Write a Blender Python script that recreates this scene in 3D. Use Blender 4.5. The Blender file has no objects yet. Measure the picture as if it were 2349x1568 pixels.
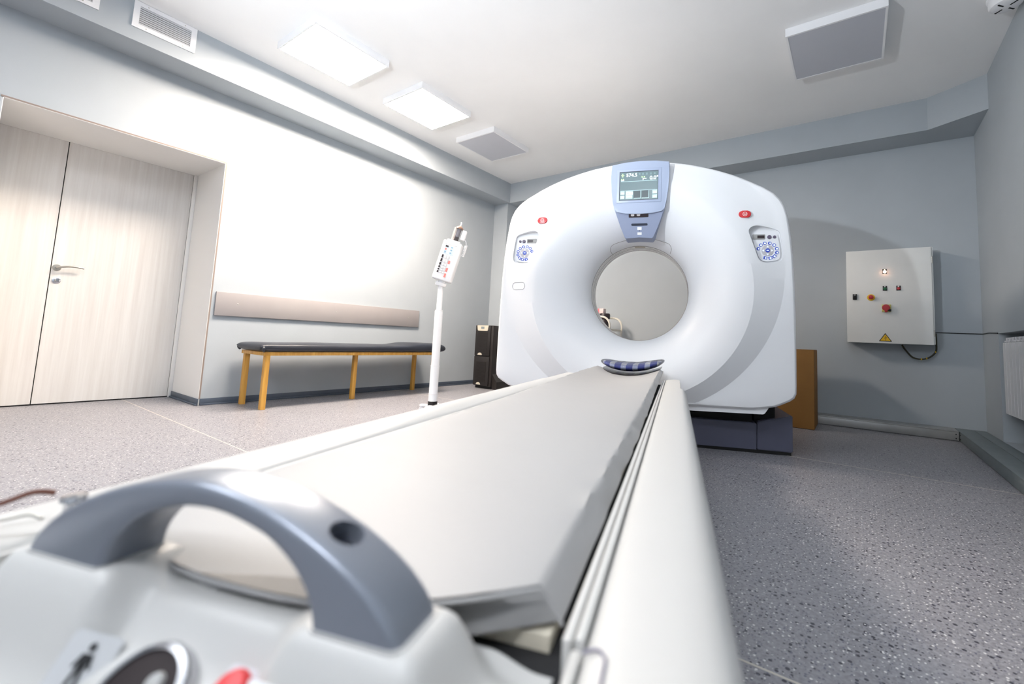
import bpy, bmesh, math, random
from mathutils import Vector, Matrix, noise

random.seed(7)
S = bpy.context.scene
COL = S.collection
PI = math.pi

# ------------------------------------------------------------------ camera
YAW, PIT, ROL = math.radians(-34.9967), math.radians(5.3074), math.radians(2.6801)
fw = Vector((math.sin(YAW) * math.cos(PIT), math.cos(YAW) * math.cos(PIT), math.sin(PIT)))
rt0 = Vector((math.cos(YAW), -math.sin(YAW), 0))
up0 = rt0.cross(fw)
rt = rt0 * math.cos(ROL) + up0 * math.sin(ROL)
up = up0 * math.cos(ROL) - rt0 * math.sin(ROL)
cd = bpy.data.cameras.new('camera')
cam = bpy.data.objects.new('camera', cd)
COL.objects.link(cam)
cam.matrix_world = Matrix(((rt.x, up.x, -fw.x, 0), (rt.y, up.y, -fw.y, 0), (rt.z, up.z, -fw.z, 0.70), (0, 0, 0, 1)))
cd.sensor_fit = 'HORIZONTAL'
cd.sensor_width = 36.0
cd.lens = 1020.6 / 2349 * 36
cd.shift_x = -76.2 / 2349
cd.shift_y = -102.78 / 2349
cd.clip_start = 0.01
cd.dof.use_dof = True
cd.dof.focus_distance = 3.3
cd.dof.aperture_fstop = 3.2
S.camera = cam

# ------------------------------------------------------------------ world, lights, exposure
w = bpy.data.worlds.new('world')
S.world = w
w.use_nodes = True
w.node_tree.nodes['Background'].inputs[0].default_value = (0.75, 0.85, 1.0, 1)
w.node_tree.nodes['Background'].inputs[1].default_value = 0.0
S.view_settings.view_transform = 'Standard'
S.view_settings.look = 'None'
S.view_settings.gamma = 1
S.view_settings.use_curve_mapping = False
S.view_settings.exposure = 0.06
PANEL_EMIT = 102.0
REAR_FILL_EMIT = 47.0           # fill panels added behind the camera, out of view          
LAMP_W = 235.0             # the photographer's flash head left of the camera, aimed at the ceiling
ld = bpy.data.lights.new('photo_lamp', 'SPOT')
ld.spot_size = math.radians(152)
ld.spot_blend = 0.4
ld.energy = LAMP_W
ld.color = (0.88, 0.945, 1.0)
ld.shadow_soft_size = 0.035
lo = bpy.data.objects.new('photo_lamp', ld)
lo.location = (-1.70, -0.15, 1.75)
lo.rotation_euler = Vector((0.2, 0.55, 1.0)).to_track_quat('-Z', 'Y').to_euler()
COL.objects.link(lo)


# ------------------------------------------------------------------ helpers
def lin(c):
    o = []
    for v in c[:3]:
        v /= 255.0
        o.append(v / 12.92 if v <= 0.04045 else ((v + 0.055) / 1.055) ** 2.4)
    return tuple(o) + (1.0,)


MATS = {}


def mat(name, col, rough=0.5, metal=0.0, var=0.0, vs=8.0, bump=0.0, bs=200.0, coat=0.0, emit=None, es=0.0, spec=0.5,
        alpha=1.0, stretch=None):
    if name in MATS:
        return MATS[name]
    m = bpy.data.materials.new(name)
    m.use_nodes = True
    nt = m.node_tree
    b = nt.nodes['Principled BSDF']
    c = lin(col)
    b.inputs['Base Color'].default_value = c
    b.inputs['Roughness'].default_value = rough
    b.inputs['Metallic'].default_value = metal
    b.inputs['Specular IOR Level'].default_value = spec
    b.inputs['Coat Weight'].default_value = coat
    b.inputs['Alpha'].default_value = alpha
    if emit:
        b.inputs['Emission Color'].default_value = lin(emit)
        b.inputs['Emission Strength'].default_value = es
    tc = nt.nodes.new('ShaderNodeTexCoord')
    mp = nt.nodes.new('ShaderNodeMapping')
    nt.links.new(tc.outputs['Object'], mp.inputs[0])
    if stretch:
        mp.inputs['Scale'].default_value = stretch
    if var:
        n = nt.nodes.new('ShaderNodeTexNoise')
        n.inputs['Scale'].default_value = vs
        n.inputs['Detail'].default_value = 5
        nt.links.new(mp.outputs[0], n.inputs['Vector'])
        r = nt.nodes.new('ShaderNodeValToRGB')
        r.color_ramp.elements[0].position = 0.3
        r.color_ramp.elements[1].position = 0.7
        r.color_ramp.elements[0].color = tuple(x * (1 - var) for x in c[:3]) + (1,)
        r.color_ramp.elements[1].color = tuple(min(1, x * (1 + var * 0.6)) for x in c[:3]) + (1,)
        nt.links.new(n.outputs['Fac'], r.inputs[0])
        nt.links.new(r.outputs[0], b.inputs['Base Color'])
    if bump:
        n2 = nt.nodes.new('ShaderNodeTexNoise')
        n2.inputs['Scale'].default_value = bs
        n2.inputs['Detail'].default_value = 3
        nt.links.new(mp.outputs[0], n2.inputs['Vector'])
        bp = nt.nodes.new('ShaderNodeBump')
        bp.inputs['Strength'].default_value = bump
        bp.inputs['Distance'].default_value = 0.002
        nt.links.new(n2.outputs['Fac'], bp.inputs['Height'])
        nt.links.new(bp.outputs[0], b.inputs['Normal'])
    MATS[name] = m
    return m


def floor_mat():
    m = bpy.data.materials.new('speckled_vinyl')
    m.use_nodes = True
    nt = m.node_tree
    b = nt.nodes['Principled BSDF']
    b.inputs['Roughness'].default_value = 0.42
    tc = nt.nodes.new('ShaderNodeTexCoord')
    base = nt.nodes.new('ShaderNodeTexNoise')
    base.inputs['Scale'].default_value = 90
    base.inputs['Detail'].default_value = 6
    nt.links.new(tc.outputs['Object'], base.inputs['Vector'])
    rp = nt.nodes.new('ShaderNodeValToRGB')
    rp.color_ramp.elements[0].position = 0.32
    rp.color_ramp.elements[1].position = 0.68
    rp.color_ramp.elements[0].color = lin((124, 123, 128))
    rp.color_ramp.elements[1].color = lin((152, 151, 156))
    nt.links.new(base.outputs['Fac'], rp.inputs[0])
    prev = rp.outputs[0]
    for sc, th, colr in ((62, 0.20, (58, 58, 68)), (90, 0.17, (214, 212, 212)), (120, 0.20, (96, 98, 112)), (75, 0.13, (50, 50, 58))):
        v = nt.nodes.new('ShaderNodeTexVoronoi')
        v.inputs['Scale'].default_value = sc
        v.inputs['Randomness'].default_value = 1.0
        mp = nt.nodes.new('ShaderNodeMapping')
        mp.inputs['Location'].default_value = (sc * 0.37, th * 91, 0.013 * sc)
        mp.inputs['Scale'].default_value = (1, 1, 0.0)
        nt.links.new(tc.outputs['Object'], mp.inputs[0])
        nt.links.new(mp.outputs[0], v.inputs['Vector'])
        sx = nt.nodes.new('ShaderNodeSeparateColor')
        nt.links.new(v.outputs['Color'], sx.inputs[0])
        # size of each fleck varies with its cell
        ml = nt.nodes.new('ShaderNodeMath')
        ml.operation = 'MULTIPLY'
        nt.links.new(sx.outputs[0], ml.inputs[0])
        ml.inputs[1].default_value = th * 1.7
        lt = nt.nodes.new('ShaderNodeMath')
        lt.operation = 'LESS_THAN'
        nt.links.new(v.outputs['Distance'], lt.inputs[0])
        nt.links.new(ml.outputs[0], lt.inputs[1])
        mx = nt.nodes.new('ShaderNodeMix')
        mx.data_type = 'RGBA'
        nt.links.new(lt.outputs[0], mx.inputs['Factor'])
        nt.links.new(prev, mx.inputs['A'])
        mx.inputs['B'].default_value = lin(colr)
        prev = mx.outputs['Result']
    nt.links.new(prev, b.inputs['Base Color'])
    n2 = nt.nodes.new('ShaderNodeTexNoise')
    n2.inputs['Scale'].default_value = 350
    nt.links.new(tc.outputs['Object'], n2.inputs['Vector'])
    bp = nt.nodes.new('ShaderNodeBump')
    bp.inputs['Strength'].default_value = 0.15
    bp.inputs['Distance'].default_value = 0.001
    nt.links.new(n2.outputs['Fac'], bp.inputs['Height'])
    nt.links.new(bp.outputs[0], b.inputs['Normal'])
    return m


def plaid_mat():
    m = bpy.data.materials.new('blue_plaid')
    m.use_nodes = True
    nt = m.node_tree
    b = nt.nodes['Principled BSDF']
    b.inputs['Roughness'].default_value = 0.8
    tc = nt.nodes.new('ShaderNodeTexCoord')
    sp = nt.nodes.new('ShaderNodeSeparateXYZ')
    nt.links.new(tc.outputs['Object'], sp.inputs[0])

    def band(sock, off):
        a = nt.nodes.new('ShaderNodeMath'); a.operation = 'ADD'; a.inputs[1].default_value = off
        nt.links.new(sock, a.inputs[0])
        f = nt.nodes.new('ShaderNodeMath'); f.operation = 'PINGPONG'; f.inputs[1].default_value = 0.034
        nt.links.new(a.outputs[0], f.inputs[0])
        g = nt.nodes.new('ShaderNodeMath'); g.operation = 'GREATER_THAN'; g.inputs[1].default_value = 0.015
        nt.links.new(f.outputs[0], g.inputs[0])
        return g.outputs[0]
    bx, by = band(sp.outputs[0], 5.003), band(sp.outputs[1], 5.0)
    m1 = nt.nodes.new('ShaderNodeMix'); m1.data_type = 'RGBA'
    m1.inputs['A'].default_value = lin((232, 234, 236)); m1.inputs['B'].default_value = lin((88, 100, 176))
    nt.links.new(bx, m1.inputs['Factor'])
    m2 = nt.nodes.new('ShaderNodeMix'); m2.data_type = 'RGBA'; m2.blend_type = 'MULTIPLY'
    m2.inputs['B'].default_value = lin((196, 202, 228))
    nt.links.new(by, m2.inputs['Factor']); nt.links.new(m1.outputs['Result'], m2.inputs['A'])
    nt.links.new(m2.outputs['Result'], b.inputs['Base Color'])
    return m


def wood_mat(name, c1, c2, scale, rough=0.45):
    m = bpy.data.materials.new(name)
    m.use_nodes = True
    nt = m.node_tree
    b = nt.nodes['Principled BSDF']
    b.inputs['Roughness'].default_value = rough
    tc = nt.nodes.new('ShaderNodeTexCoord')
    mp = nt.nodes.new('ShaderNodeMapping')
    mp.inputs['Scale'].default_value = scale
    n = nt.nodes.new('ShaderNodeTexNoise')
    n.inputs['Scale'].default_value = 1.0
    n.inputs['Detail'].default_value = 6
    n.inputs['Roughness'].default_value = 0.6
    r = nt.nodes.new('ShaderNodeValToRGB')
    r.color_ramp.elements[0].position = 0.32
    r.color_ramp.elements[1].position = 0.66
    r.color_ramp.elements[0].color = lin(c1)
    r.color_ramp.elements[1].color = lin(c2)
    nt.links.new(tc.outputs['Object'], mp.inputs[0])
    nt.links.new(mp.outputs[0], n.inputs['Vector'])
    nt.links.new(n.outputs['Fac'], r.inputs[0])
    nt.links.new(r.outputs[0], b.inputs['Base Color'])
    return m


def finish(bm, name, m, parent=None, smooth=35):
    bmesh.ops.recalc_face_normals(bm, faces=bm.faces)
    me = bpy.data.meshes.new(name)
    bm.to_mesh(me)
    bm.free()
    me.materials.append(m)
    if smooth:
        me.polygons.foreach_set('use_smooth', [True] * len(me.polygons))
        me.set_sharp_from_angle(angle=math.radians(smooth))
    o = bpy.data.objects.new(name, me)
    COL.objects.link(o)
    if parent:
        o.parent = parent
    return o


def share(o, name=None, parent=None):
    c = o.copy()
    if name:
        c.name = name
    COL.objects.link(c)
    c.parent = parent if parent else o.parent
    return c


def copy_tree(o, parent=None):
    c = o.copy()
    COL.objects.link(c)
    c.parent = parent
    for ch in list(o.children):
        copy_tree(ch, c)
    return c


def tag(o, label, cat, group=None):
    o['label'] = label
    o['category'] = cat
    if group:
        o['group'] = group
    return o


def thing(name, label, cat, loc=(0, 0, 0), rz=0.0, group=None):
    o = bpy.data.objects.new(name, None)
    o.empty_display_size = 0.1
    COL.objects.link(o)
    o.location = loc
    o.rotation_euler = (0, 0, rz)
    return tag(o, label, cat, group)


def struct(o, label=None):
    o['kind'] = 'structure'
    if label:
        o['label'] = label
    return o


def NB():
    return bmesh.new()


def box(bm, x0, x1, y0, y1, z0, z1, bev=0.0, seg=2, M=None):
    mm = Matrix.Translation(((x0 + x1) / 2, (y0 + y1) / 2, (z0 + z1) / 2)) @ Matrix.Diagonal((x1 - x0, y1 - y0, z1 - z0, 1))
    if M is not None:
        mm = M @ mm
    g = bmesh.ops.create_cube(bm, size=1.0, matrix=mm)
    if bev:
        es = list({e for v in g['verts'] for e in v.link_edges})
        bmesh.ops.bevel(bm, geom=es, offset=bev, segments=seg, affect='EDGES', profile=0.5)


def bx(name, m, parent, x0, x1, y0, y1, z0, z1, bev=0.0, seg=2, smooth=35):
    bm = NB()
    box(bm, x0, x1, y0, y1, z0, z1, bev, seg)
    return finish(bm, name, m, parent, smooth if bev else 0)


XZ = lambda a, b, c: Vector((a, c, b))
XY = lambda a, b, c: Vector((a, b, c))
YZ = lambda a, b, c: Vector((c, a, b))


def prism(bm, pts, c0, c1, f=XZ, bev=0.0, seg=3):
    """closed outline extruded from c0 (face that may be bevelled) to c1"""
    a = [bm.verts.new(f(p[0], p[1], c0)) for p in pts]
    b = [bm.verts.new(f(p[0], p[1], c1)) for p in pts]
    n = len(pts)
    fa = bm.faces.new(a)
    bm.faces.new(list(reversed(b)))
    for i in range(n):
        bm.faces.new((a[i], b[i], b[(i + 1) % n], a[(i + 1) % n]))
    if bev:
        bmesh.ops.bevel(bm, geom=list(fa.edges), offset=bev, segments=seg, affect='EDGES', profile=0.5)


def tube(bm, pts, r, n=10, closed=False, caps=True):
    pts = [Vector(p) for p in pts]
    k = len(pts)
    rs = r if isinstance(r, (list, tuple)) else [r] * k
    rings = []
    nrm = None
    for i, p in enumerate(pts):
        if closed:
            t = (pts[(i + 1) % k] - pts[i - 1]).normalized()
        else:
            t = (pts[min(i + 1, k - 1)] - pts[max(i - 1, 0)]).normalized()
        if nrm is None:
            nrm = t.orthogonal().normalized()
        nrm = (nrm - t * nrm.dot(t)).normalized()
        bn = t.cross(nrm)
        rings.append([bm.verts.new(p + (nrm * math.cos(2 * PI * j / n) + bn * math.sin(2 * PI * j / n)) * rs[i]) for j in range(n)])
    for i in range(k if closed else k - 1):
        a, b = rings[i], rings[(i + 1) % k]
        for j in range(n):
            bm.faces.new((a[j], a[(j + 1) % n], b[(j + 1) % n], b[j]))
    if caps and not closed:
        bm.faces.new(list(reversed(rings[0])))
        bm.faces.new(rings[-1])


def lathe(bm, prof, n=32, M=None, cap=True):
    M = M or Matrix.Identity(4)
    rings = []
    for r, h in prof:
        rings.append([bm.verts.new(M @ Vector((r * math.cos(2 * PI * j / n), r * math.sin(2 * PI * j / n), h))) for j in range(n)])
    for a, b in zip(rings[:-1], rings[1:]):
        for j in range(n):
            bm.faces.new((a[j], a[(j + 1) % n], b[(j + 1) % n], b[j]))
    if cap:
        if prof[0][0] > 1e-6:
            bm.faces.new(list(reversed(rings[0])))
        if prof[-1][0] > 1e-6:
            bm.faces.new(rings[-1])


def rrect(cx, cz, hw, hh, r, n=5):
    o = []
    for sx, sz, a0 in ((1, 1, 0), (-1, 1, 90), (-1, -1, 180), (1, -1, 270)):
        for i in range(n + 1):
            a = math.radians(a0 + 90 * i / n)
            o.append((cx + sx * (hw - r) + r * math.cos(a), cz + sz * (hh - r) + r * math.sin(a)))
    return o


def catmull(p, n=8, closed=False):
    p = [Vector(q) for q in p]
    k = len(p)
    out = []
    for i in range(k if closed else k - 1):
        if closed:
            a, b, c, d = p[i - 1], p[i], p[(i + 1) % k], p[(i + 2) % k]
        else:
            a, b, c, d = p[max(i - 1, 0)], p[i], p[i + 1], p[min(i + 2, k - 1)]
        for j in range(n):
            t = j / n
            out.append(0.5 * ((2 * b) + (c - a) * t + (2 * a - 5 * b + 4 * c - d) * t * t + (3 * b - a - 3 * c + d) * t ** 3))
    if not closed:
        out.append(p[-1])
    return out


def rounded(pts, r, n=5):
    """round the corners of a closed 2D polygon"""
    out = []
    k = len(pts)
    for i in range(k):
        p, a, b = Vector(pts[i]), Vector(pts[i - 1]), Vector(pts[(i + 1) % k])
        da, db = (a - p), (b - p)
        ra = min(r, da.length * 0.45, db.length * 0.45)
        s, e = p + da.normalized() * ra, p + db.normalized() * ra
        for j in range(n + 1):
            t = j / n
            out.append(tuple((1 - t) ** 2 * s + 2 * t * (1 - t) * p + t * t * e))
    return out


def cut(o, cutter):
    md = o.modifiers.new('cut', 'BOOLEAN')
    md.object = cutter
    md.operation = 'DIFFERENCE'
    md.solver = 'EXACT'
    dg = bpy.context.evaluated_depsgraph_get()
    dg.update()
    me = bpy.data.meshes.new_from_object(o.evaluated_get(dg))
    o.modifiers.clear()
    old = o.data
    me.name = old.name
    o.data = me
    bpy.data.meshes.remove(old)
    cm = cutter.data
    bpy.data.objects.remove(cutter)
    bpy.data.meshes.remove(cm)


def text(s, size, m, name, parent, loc, align='LEFT', ext=0.0004, bold=0.0, face='XZ'):
    cu = bpy.data.curves.new(name, 'FONT')
    cu.body = s
    cu.size = size
    cu.extrude = ext
    cu.offset = bold
    cu.align_x = align
    t = bpy.data.objects.new(name, cu)
    COL.objects.link(t)
    dg = bpy.context.evaluated_depsgraph_get()
    me = bpy.data.meshes.new_from_object(t.evaluated_get(dg))
    bpy.data.objects.remove(t)
    bpy.data.curves.remove(cu)
    me.transform(Matrix.Translation(loc) @ Matrix.Rotation(PI / 2, 4, 'X'))
    me.materials.clear()
    me.materials.append(m)
    o = bpy.data.objects.new(name, me)
    COL.objects.link(o)
    o.parent = parent
    return o


def sm(e0, e1, x):
    t = max(0.0, min(1.0, (x - e0) / (e1 - e0)))
    return t * t * (3 - 2 * t)


# ------------------------------------------------------------------ materials
M_wall = mat('grey_wall_paint', (170, 177, 183), 0.6, var=0.03, vs=2.5, bump=0.12, bs=160, spec=0.3)
M_ceil = mat('white_ceiling_paint', (242, 242, 242), 0.7, var=0.02, vs=2, spec=0.2)
M_lining = mat('white_lining', (232, 231, 229), 0.45)
M_floor = floor_mat()
M_weld = mat('weld_seam', (196, 190, 180), 0.5)
M_sub = mat('screed', (120, 120, 120), 0.9)
M_skirt = mat('dark_skirting', (74, 84, 98), 0.4, var=0.1)
M_door = wood_mat('pale_ash_laminate', (210, 206, 202), (224, 222, 219), (14, 26, 0.9), 0.4)
M_gap = mat('dark_gap', (18, 18, 20), 0.8)
M_white = mat('white_plastic', (238, 239, 242), 0.32, spec=0.5)
M_gantry = mat('gantry_white', (238, 239, 241), 0.34, spec=0.45)
M_cover = mat('table_white', (186, 185, 182), 0.4, spec=0.4)
M_grille = mat('white_enamel', (236, 236, 238), 0.4)
M_steel = mat('brushed_steel', (190, 186, 178), 0.32, metal=1.0, var=0.08, vs=60)
M_chrome = mat('chrome', (205, 205, 208), 0.15, metal=1.0)
M_black = mat('black_plastic', (20, 19, 20), 0.45)
M_rubber = mat('black_rubber', (12, 12, 13), 0.8)
M_diff_off = mat('diffuser_off', (190, 192, 200), 0.5)
M_diff_fill = mat('diffuser_added_fill', (250, 252, 255), 0.5, emit=(244, 248, 255), es=REAR_FILL_EMIT)
M_diff_on = mat('diffuser_lit', (255, 250, 242), 0.5, emit=(255, 239, 222), es=PANEL_EMIT)

# ------------------------------------------------------------------ room
XL, YB, XR, ZS, ZC, XO, YO = -4.581, 5.394, 0.915, 2.723, 3.023, -4.282, 5.064
YF = -2.6
XI = -5.247
D0, D1, DZ = 0.213, 1.5, 2.127

fl = struct(bx('floor', M_sub, None, -5.30, 1.25, YF - 0.1, YB + 0.1, -0.12, -0.004), 'grey speckled vinyl floor laid in welded sheets')
ys = [YF, 1.1545, 3.4425, YB]
for a, b in zip(ys[:-1], ys[1:]):
    bx('vinyl_sheet', M_floor, fl, XI, XR + 0.15, a + (0.003 if a > YF else 0), b - (0.003 if b < YB else 0), -0.004, 0.0)
for a in ys[1:-1]:
    bx('weld_seam', M_weld, fl, XI, XR + 0.15, a - 0.003, a + 0.003, -0.004, 0.0006)

struct(bx('ceiling', M_ceil, None, -5.3, 1.25, YF - 0.1, YB + 0.1, ZC, ZC + 0.1))

bm = NB()
box(bm, XI - 0.03, XL, YF - 0.1, D0, 0, ZC)
box(bm, XI - 0.03, XL, D1, YB + 0.1, 0, ZC)
box(bm, XI - 0.03, XL, D0, D1, DZ, ZC)
struct(finish(bm, 'wall_left', M_wall, None, 0))
struct(bx('wall_back', M_wall, None, XL, XR, YB, YB + 0.1, 0, ZC))
struct(bx('wall_front', M_wall, None, XL, XR, YF - 0.1, YF, 0, ZC))
# right wall with the radiator niche
N0, N1, NZ0, NZ1 = 3.25, 4.866, 0.083, 0.903
bm = NB()
box(bm, XR, 1.25, YF - 0.1, N0, 0, ZC)
box(bm, XR, 1.25, N1, YB + 0.1, 0, ZC)
box(bm, XR, 1.25, N0, N1, NZ1, ZC)
box(bm, XR, 1.25, N0, N1, 0, NZ0)
box(bm, XR + 0.15, 1.25, N0, N1, NZ0, NZ1)
struct(finish(bm, 'wall_right', M_wall, None, 0))
# soffits and corner column
struct(bx('trim_1', M_wall, None, XL, XO, YF, YB, ZS, ZC), 'grey boxed soffit along the ceiling above the doors')
bm = NB()
prism(bm, [(XO, YO), (0.561, YO), (XR, 4.84), (XR, YB), (XO, YB)], ZS, ZC, XY)
struct(finish(bm, 'trim_2', M_wall, None, 0), 'grey boxed soffit above the back wall with a slanted end')
struct(bx('trim_3', M_wall, None, XL, -4.318, YO, YB, 0, ZS), 'boxed pipe column in the far room corner')
# door lining of the deep opening
bm = NB()
box(bm, XI + 0.001, XL + 0.001, D1 - 0.012, D1 - 0.0085, 0, DZ - 0.0085)
box(bm, XI + 0.001, XL + 0.001, D0 + 0.0085, D0 + 0.012, 0, DZ - 0.0085)
box(bm, XI + 0.001, XL + 0.001, D0 + 0.0085, D1 - 0.0085, DZ - 0.012, DZ - 0.0085)
box(bm, XI + 0.001, XL - 0.004, D1 - 0.0085, D1, 0, DZ)
box(bm, XI + 0.001, XL - 0.004, D0, D0 + 0.0085, 0, DZ)
box(bm, XI + 0.001, XL - 0.004, D0 + 0.0085, D1 - 0.0085, DZ - 0.0085, DZ)
struct(finish(bm, 'trim_4', M_lining, None, 0), 'white lining boards of the deep door opening')
bm = NB()
box(bm, XI + 0.004, XI + 0.028, D1 - 0.040, D1 - 0.012, 0, DZ - 0.012, 0.003)
box(bm, XI + 0.004, XI + 0.028, D0 + 0.012, D0 + 0.030, 0, DZ - 0.012, 0.003)
struct(finish(bm, 'trim_5', M_lining, None), 'narrow white door frame strips')
# thin metal edge beads around the opening
M_bead = mat('edge_bead', (136, 122, 114), 0.5)
bm = NB()
box(bm, XL - 0.003, XL + 0.003, D1 - 0.0083, D1 + 0.002, 0.055, DZ + 0.002)
box(bm, XL - 0.003, XL + 0.003, D0, D1 - 0.0083, DZ - 0.0083, DZ + 0.002)
struct(finish(bm, 'trim_6', M_bead, None, 0), 'thin edge bead around the door opening')

# door leaves
DS = 0.624
dr = struct(bx('door_1', M_door, None, XI - 0.03 + 0.003, XI, DS + 0.003, D1 - 0.040, 0.010, DZ - 0.0122), 'pale ash laminate door leaf with lever handle')
dl = struct(bx('door_2', M_door, None, XI - 0.03 + 0.003, XI, D0 + 0.030, DS - 0.003, 0.010, DZ - 0.0122), 'pale ash laminate door leaf without handle')
struct(bx('door_threshold', M_gap, None, XI - 0.027, XI - 0.002, D0 + 0.03, D1 - 0.04, 0.0, 0.009))
bm = NB()
hx = Matrix.Translation((XI, 0.655, 1.083)) @ Matrix.Rotation(PI / 2, 4, 'Y')
lathe(bm, [(0.0, 0.0), (0.026, 0.0), (0.026, 0.006), (0.023, 0.009), (0.010, 0.010), (0.010, 0.045), (0.0, 0.045)], 32, hx)
hnd = finish(bm, 'door_handle', M_steel, dr)
bm = NB()
pts = catmull([(XI + 0.040, 0.650, 1.083), (XI + 0.050, 0.672, 1.088), (XI + 0.052, 0.72, 1.098), (XI + 0.051, 0.765, 1.099), (XI + 0.048, 0.802, 1.094)], 5)
tube(bm, pts, 0.0075, 10)
finish(bm, 'lever', M_steel, hnd)
bm = NB()
lathe(bm, [(0.0, 0.0), (0.026, 0.0), (0.026, 0.004), (0.022, 0.006), (0.0, 0.006)], 32, Matrix.Translation((XI, 0.662, 0.98)) @ Matrix.Rotation(PI / 2, 4, 'Y'))
lk = finish(bm, 'lock_rosette', M_chrome, dr)
bx('thumb_turn', M_steel, lk, XI + 0.006, XI + 0.022, 0.652, 0.658, 0.972, 0.992, 0.002)

# skirting
bm = NB()


def skirt(bm, x0, x1, y0, y1, nx, ny):
    # cove skirting: a board with a small foot
    h, t = 0.055, 0.008
    box(bm, x0, x1, y0, y1, 0.0, h, 0.002)
    fx0, fx1, fy0, fy1 = x0, x1, y0, y1
    if nx > 0: fx1 += 0.014
    if ny < 0: fy0 -= 0.014
    box(bm, fx0, fx1, fy0, fy1, 0.0, 0.014, 0.004)


skirt(bm, XL, XL + 0.010, D1, YO, 1, 0)
skirt(bm, XI + 0.03, XL + 0.010, D1 - 0.022, D1 - 0.012, 0, -1)
skirt(bm, XL, XL + 0.010, YF, D0, 1, 0)
skirt(bm, XL + 0.01, -4.318, YO - 0.010, YO, 0, -1)
struct(finish(bm, 'baseboard_left', M_skirt, None))


# ------------------------------------------------------------------ ceiling lights
def ceiling_light(label, x0, y0, lit, first=None):
    t = thing('ceiling_light', label, 'light', (x0 + 0.298, y0 + 0.32, ZC - 0.062), 0, 'square ceiling light panels')
    bm = NB()
    hw, hl = 0.298, 0.32
    for a in ((-hw, -hw + 0.014, -hl, hl), (hw - 0.014, hw, -hl, hl), (-hw + 0.014, hw - 0.014, -hl, -hl + 0.014), (-hw + 0.014, hw - 0.014, hl - 0.014, hl)):
        box(bm, a[0], a[1], a[2], a[3], 0, 0.062)
    box(bm, -hw + 0.014, hw - 0.014, -hl + 0.014, hl - 0.014, 0.02, 0.062)
    finish(bm, 'housing', M_grille, t, 0)
    bx('diffuser', M_diff_fill if lit == 2 else M_diff_on if lit else M_diff_off, t, -hw + 0.014, hw - 0.014, -hl + 0.014, hl - 0.014, 0.002, 0.020)
    return t


ceiling_light('lit white ceiling light panel nearest the door opening', -3.860, 1.517, True)
ceiling_light('lit white ceiling light panel between the other lit one and the unlit one', -3.860, 2.515, True)
ceiling_light('unlit ceiling light panel in line with the two lit panels', -3.860, 3.518, False)
ceiling_light('unlit ceiling light panel alone above the electrical cabinet side', -0.387, 3.442, False)

# fill panels added out of view behind the camera to brighten the room
ceiling_light('added fill light panel on the ceiling beyond the handle end of the table, nearer the radiator wall', -0.387, -1.560, 2)
ceiling_light('added fill light panel on the ceiling beyond the handle end of the table, nearer the door wall', -2.260, -1.560, 2)


# ------------------------------------------------------------------ air vents on the soffit
def vent(label, yc, zc=2.920):
    t = thing('air_vent', label, 'vent', (XO, yc, zc - 0.1), 0, 'white air vents on the soffit')
    bm = NB()
    hw, h = 0.189, 0.1
    iw, ih = 0.154, 0.068
    for a in ((-hw, hw, h + ih, 2 * h), (-hw, hw, 0, h - ih), (-hw, -iw, h - ih, h + ih), (iw, hw, h - ih, h + ih)):
        box(bm, 0.0, 0.010, a[0], a[1], a[2], a[3])
    finish(bm, 'frame', M_grille, t, 0)
    bx('back_plate', M_gap, t, 0.0, 0.001, -iw, iw, h - ih, h + ih)
    sl = None
    for k in range(9):
        z = h - ih + (k + 0.5) * 2 * ih / 9
        if sl is None:
            bm = NB()
            box(bm, -0.0055, 0.0055, -iw, iw, -0.001, 0.001, M=Matrix.Rotation(math.radians(-30), 4, 'Y'))
            sl = finish(bm, 'slat', M_grille, t, 0)
            o = sl
        else:
            o = share(sl, 'slat', t)
        o.location = (0.0062, 0, z)
    sc = None
    for sy in (-1, 1):
        for zz in (0.016, 0.184):
            if sc is None:
                bm = NB()
                lathe(bm, [(0.0, 0.0), (0.004, 0.0), (0.003, 0.0015), (0.0, 0.0018)], 12, Matrix.Rotation(PI / 2, 4, 'Y'))
                sc = finish(bm, 'screw', M_steel, t)
                o = sc
            else:
                o = share(sc, 'screw', t)
            o.location = (0.010, sy * 0.11, zz)
    return t


vent('white louvred air vent on the soffit, the one closer to the lit light panels', 0.910)
vent('white louvred air vent on the soffit, the one farther from the light panels', 0.361)

# round fixture at the ceiling by the right wall
t = thing('ceiling_detector', 'round white ceiling fixture with slots beside the right wall', 'detector', (0.822, 3.81, 2.945))
bm = NB()
lathe(bm, [(0.0, 0.0), (0.055, 0.0), (0.076, 0.008), (0.083, 0.02), (0.083, 0.055), (0.09, 0.062), (0.09, 0.078), (0, 0.078)], 40)
finish(bm, 'housing', M_grille, t)
sl = None
for k in range(4):
    a = PI / 4 + k * PI / 2
    if sl is None:
        bm = NB()
        box(bm, 0.022, 0.062, -0.004, 0.004, -0.002, 0.004)
        sl = finish(bm, 'slot', M_gap, t, 0)
        o = sl
    else:
        o = share(sl, 'slot', t)
    o.rotation_euler = (0, 0, a)

# ------------------------------------------------------------------ wall guard board
t = thing('wall_guard_board', 'long beige board screwed to the left wall above the bench', 'wall guard', (XL, 2.632, 0.768))
M_board = mat('beige_laminate', (152, 147, 147), 0.5, var=0.02)
bx('board', M_board, t, 0.0, 0.020, -1.104, 1.104, 0.0, 0.208, 0.002)
sc = None
for y in (-0.933, -0.005, 0.934):
    if sc is None:
        bm = NB()
        lathe(bm, [(0.0, 0.0), (0.006, 0.0), (0.005, 0.002), (0.0, 0.003)], 16, Matrix.Rotation(PI / 2, 4, 'Y'))
        sc = finish(bm, 'screw_cap', mat('cap_beige', (172, 168, 166), 0.5), t)
        o = sc
    else:
        o = share(sc, 'screw_cap', t)
    o.location = (0.020, y, 0.112)

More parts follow.
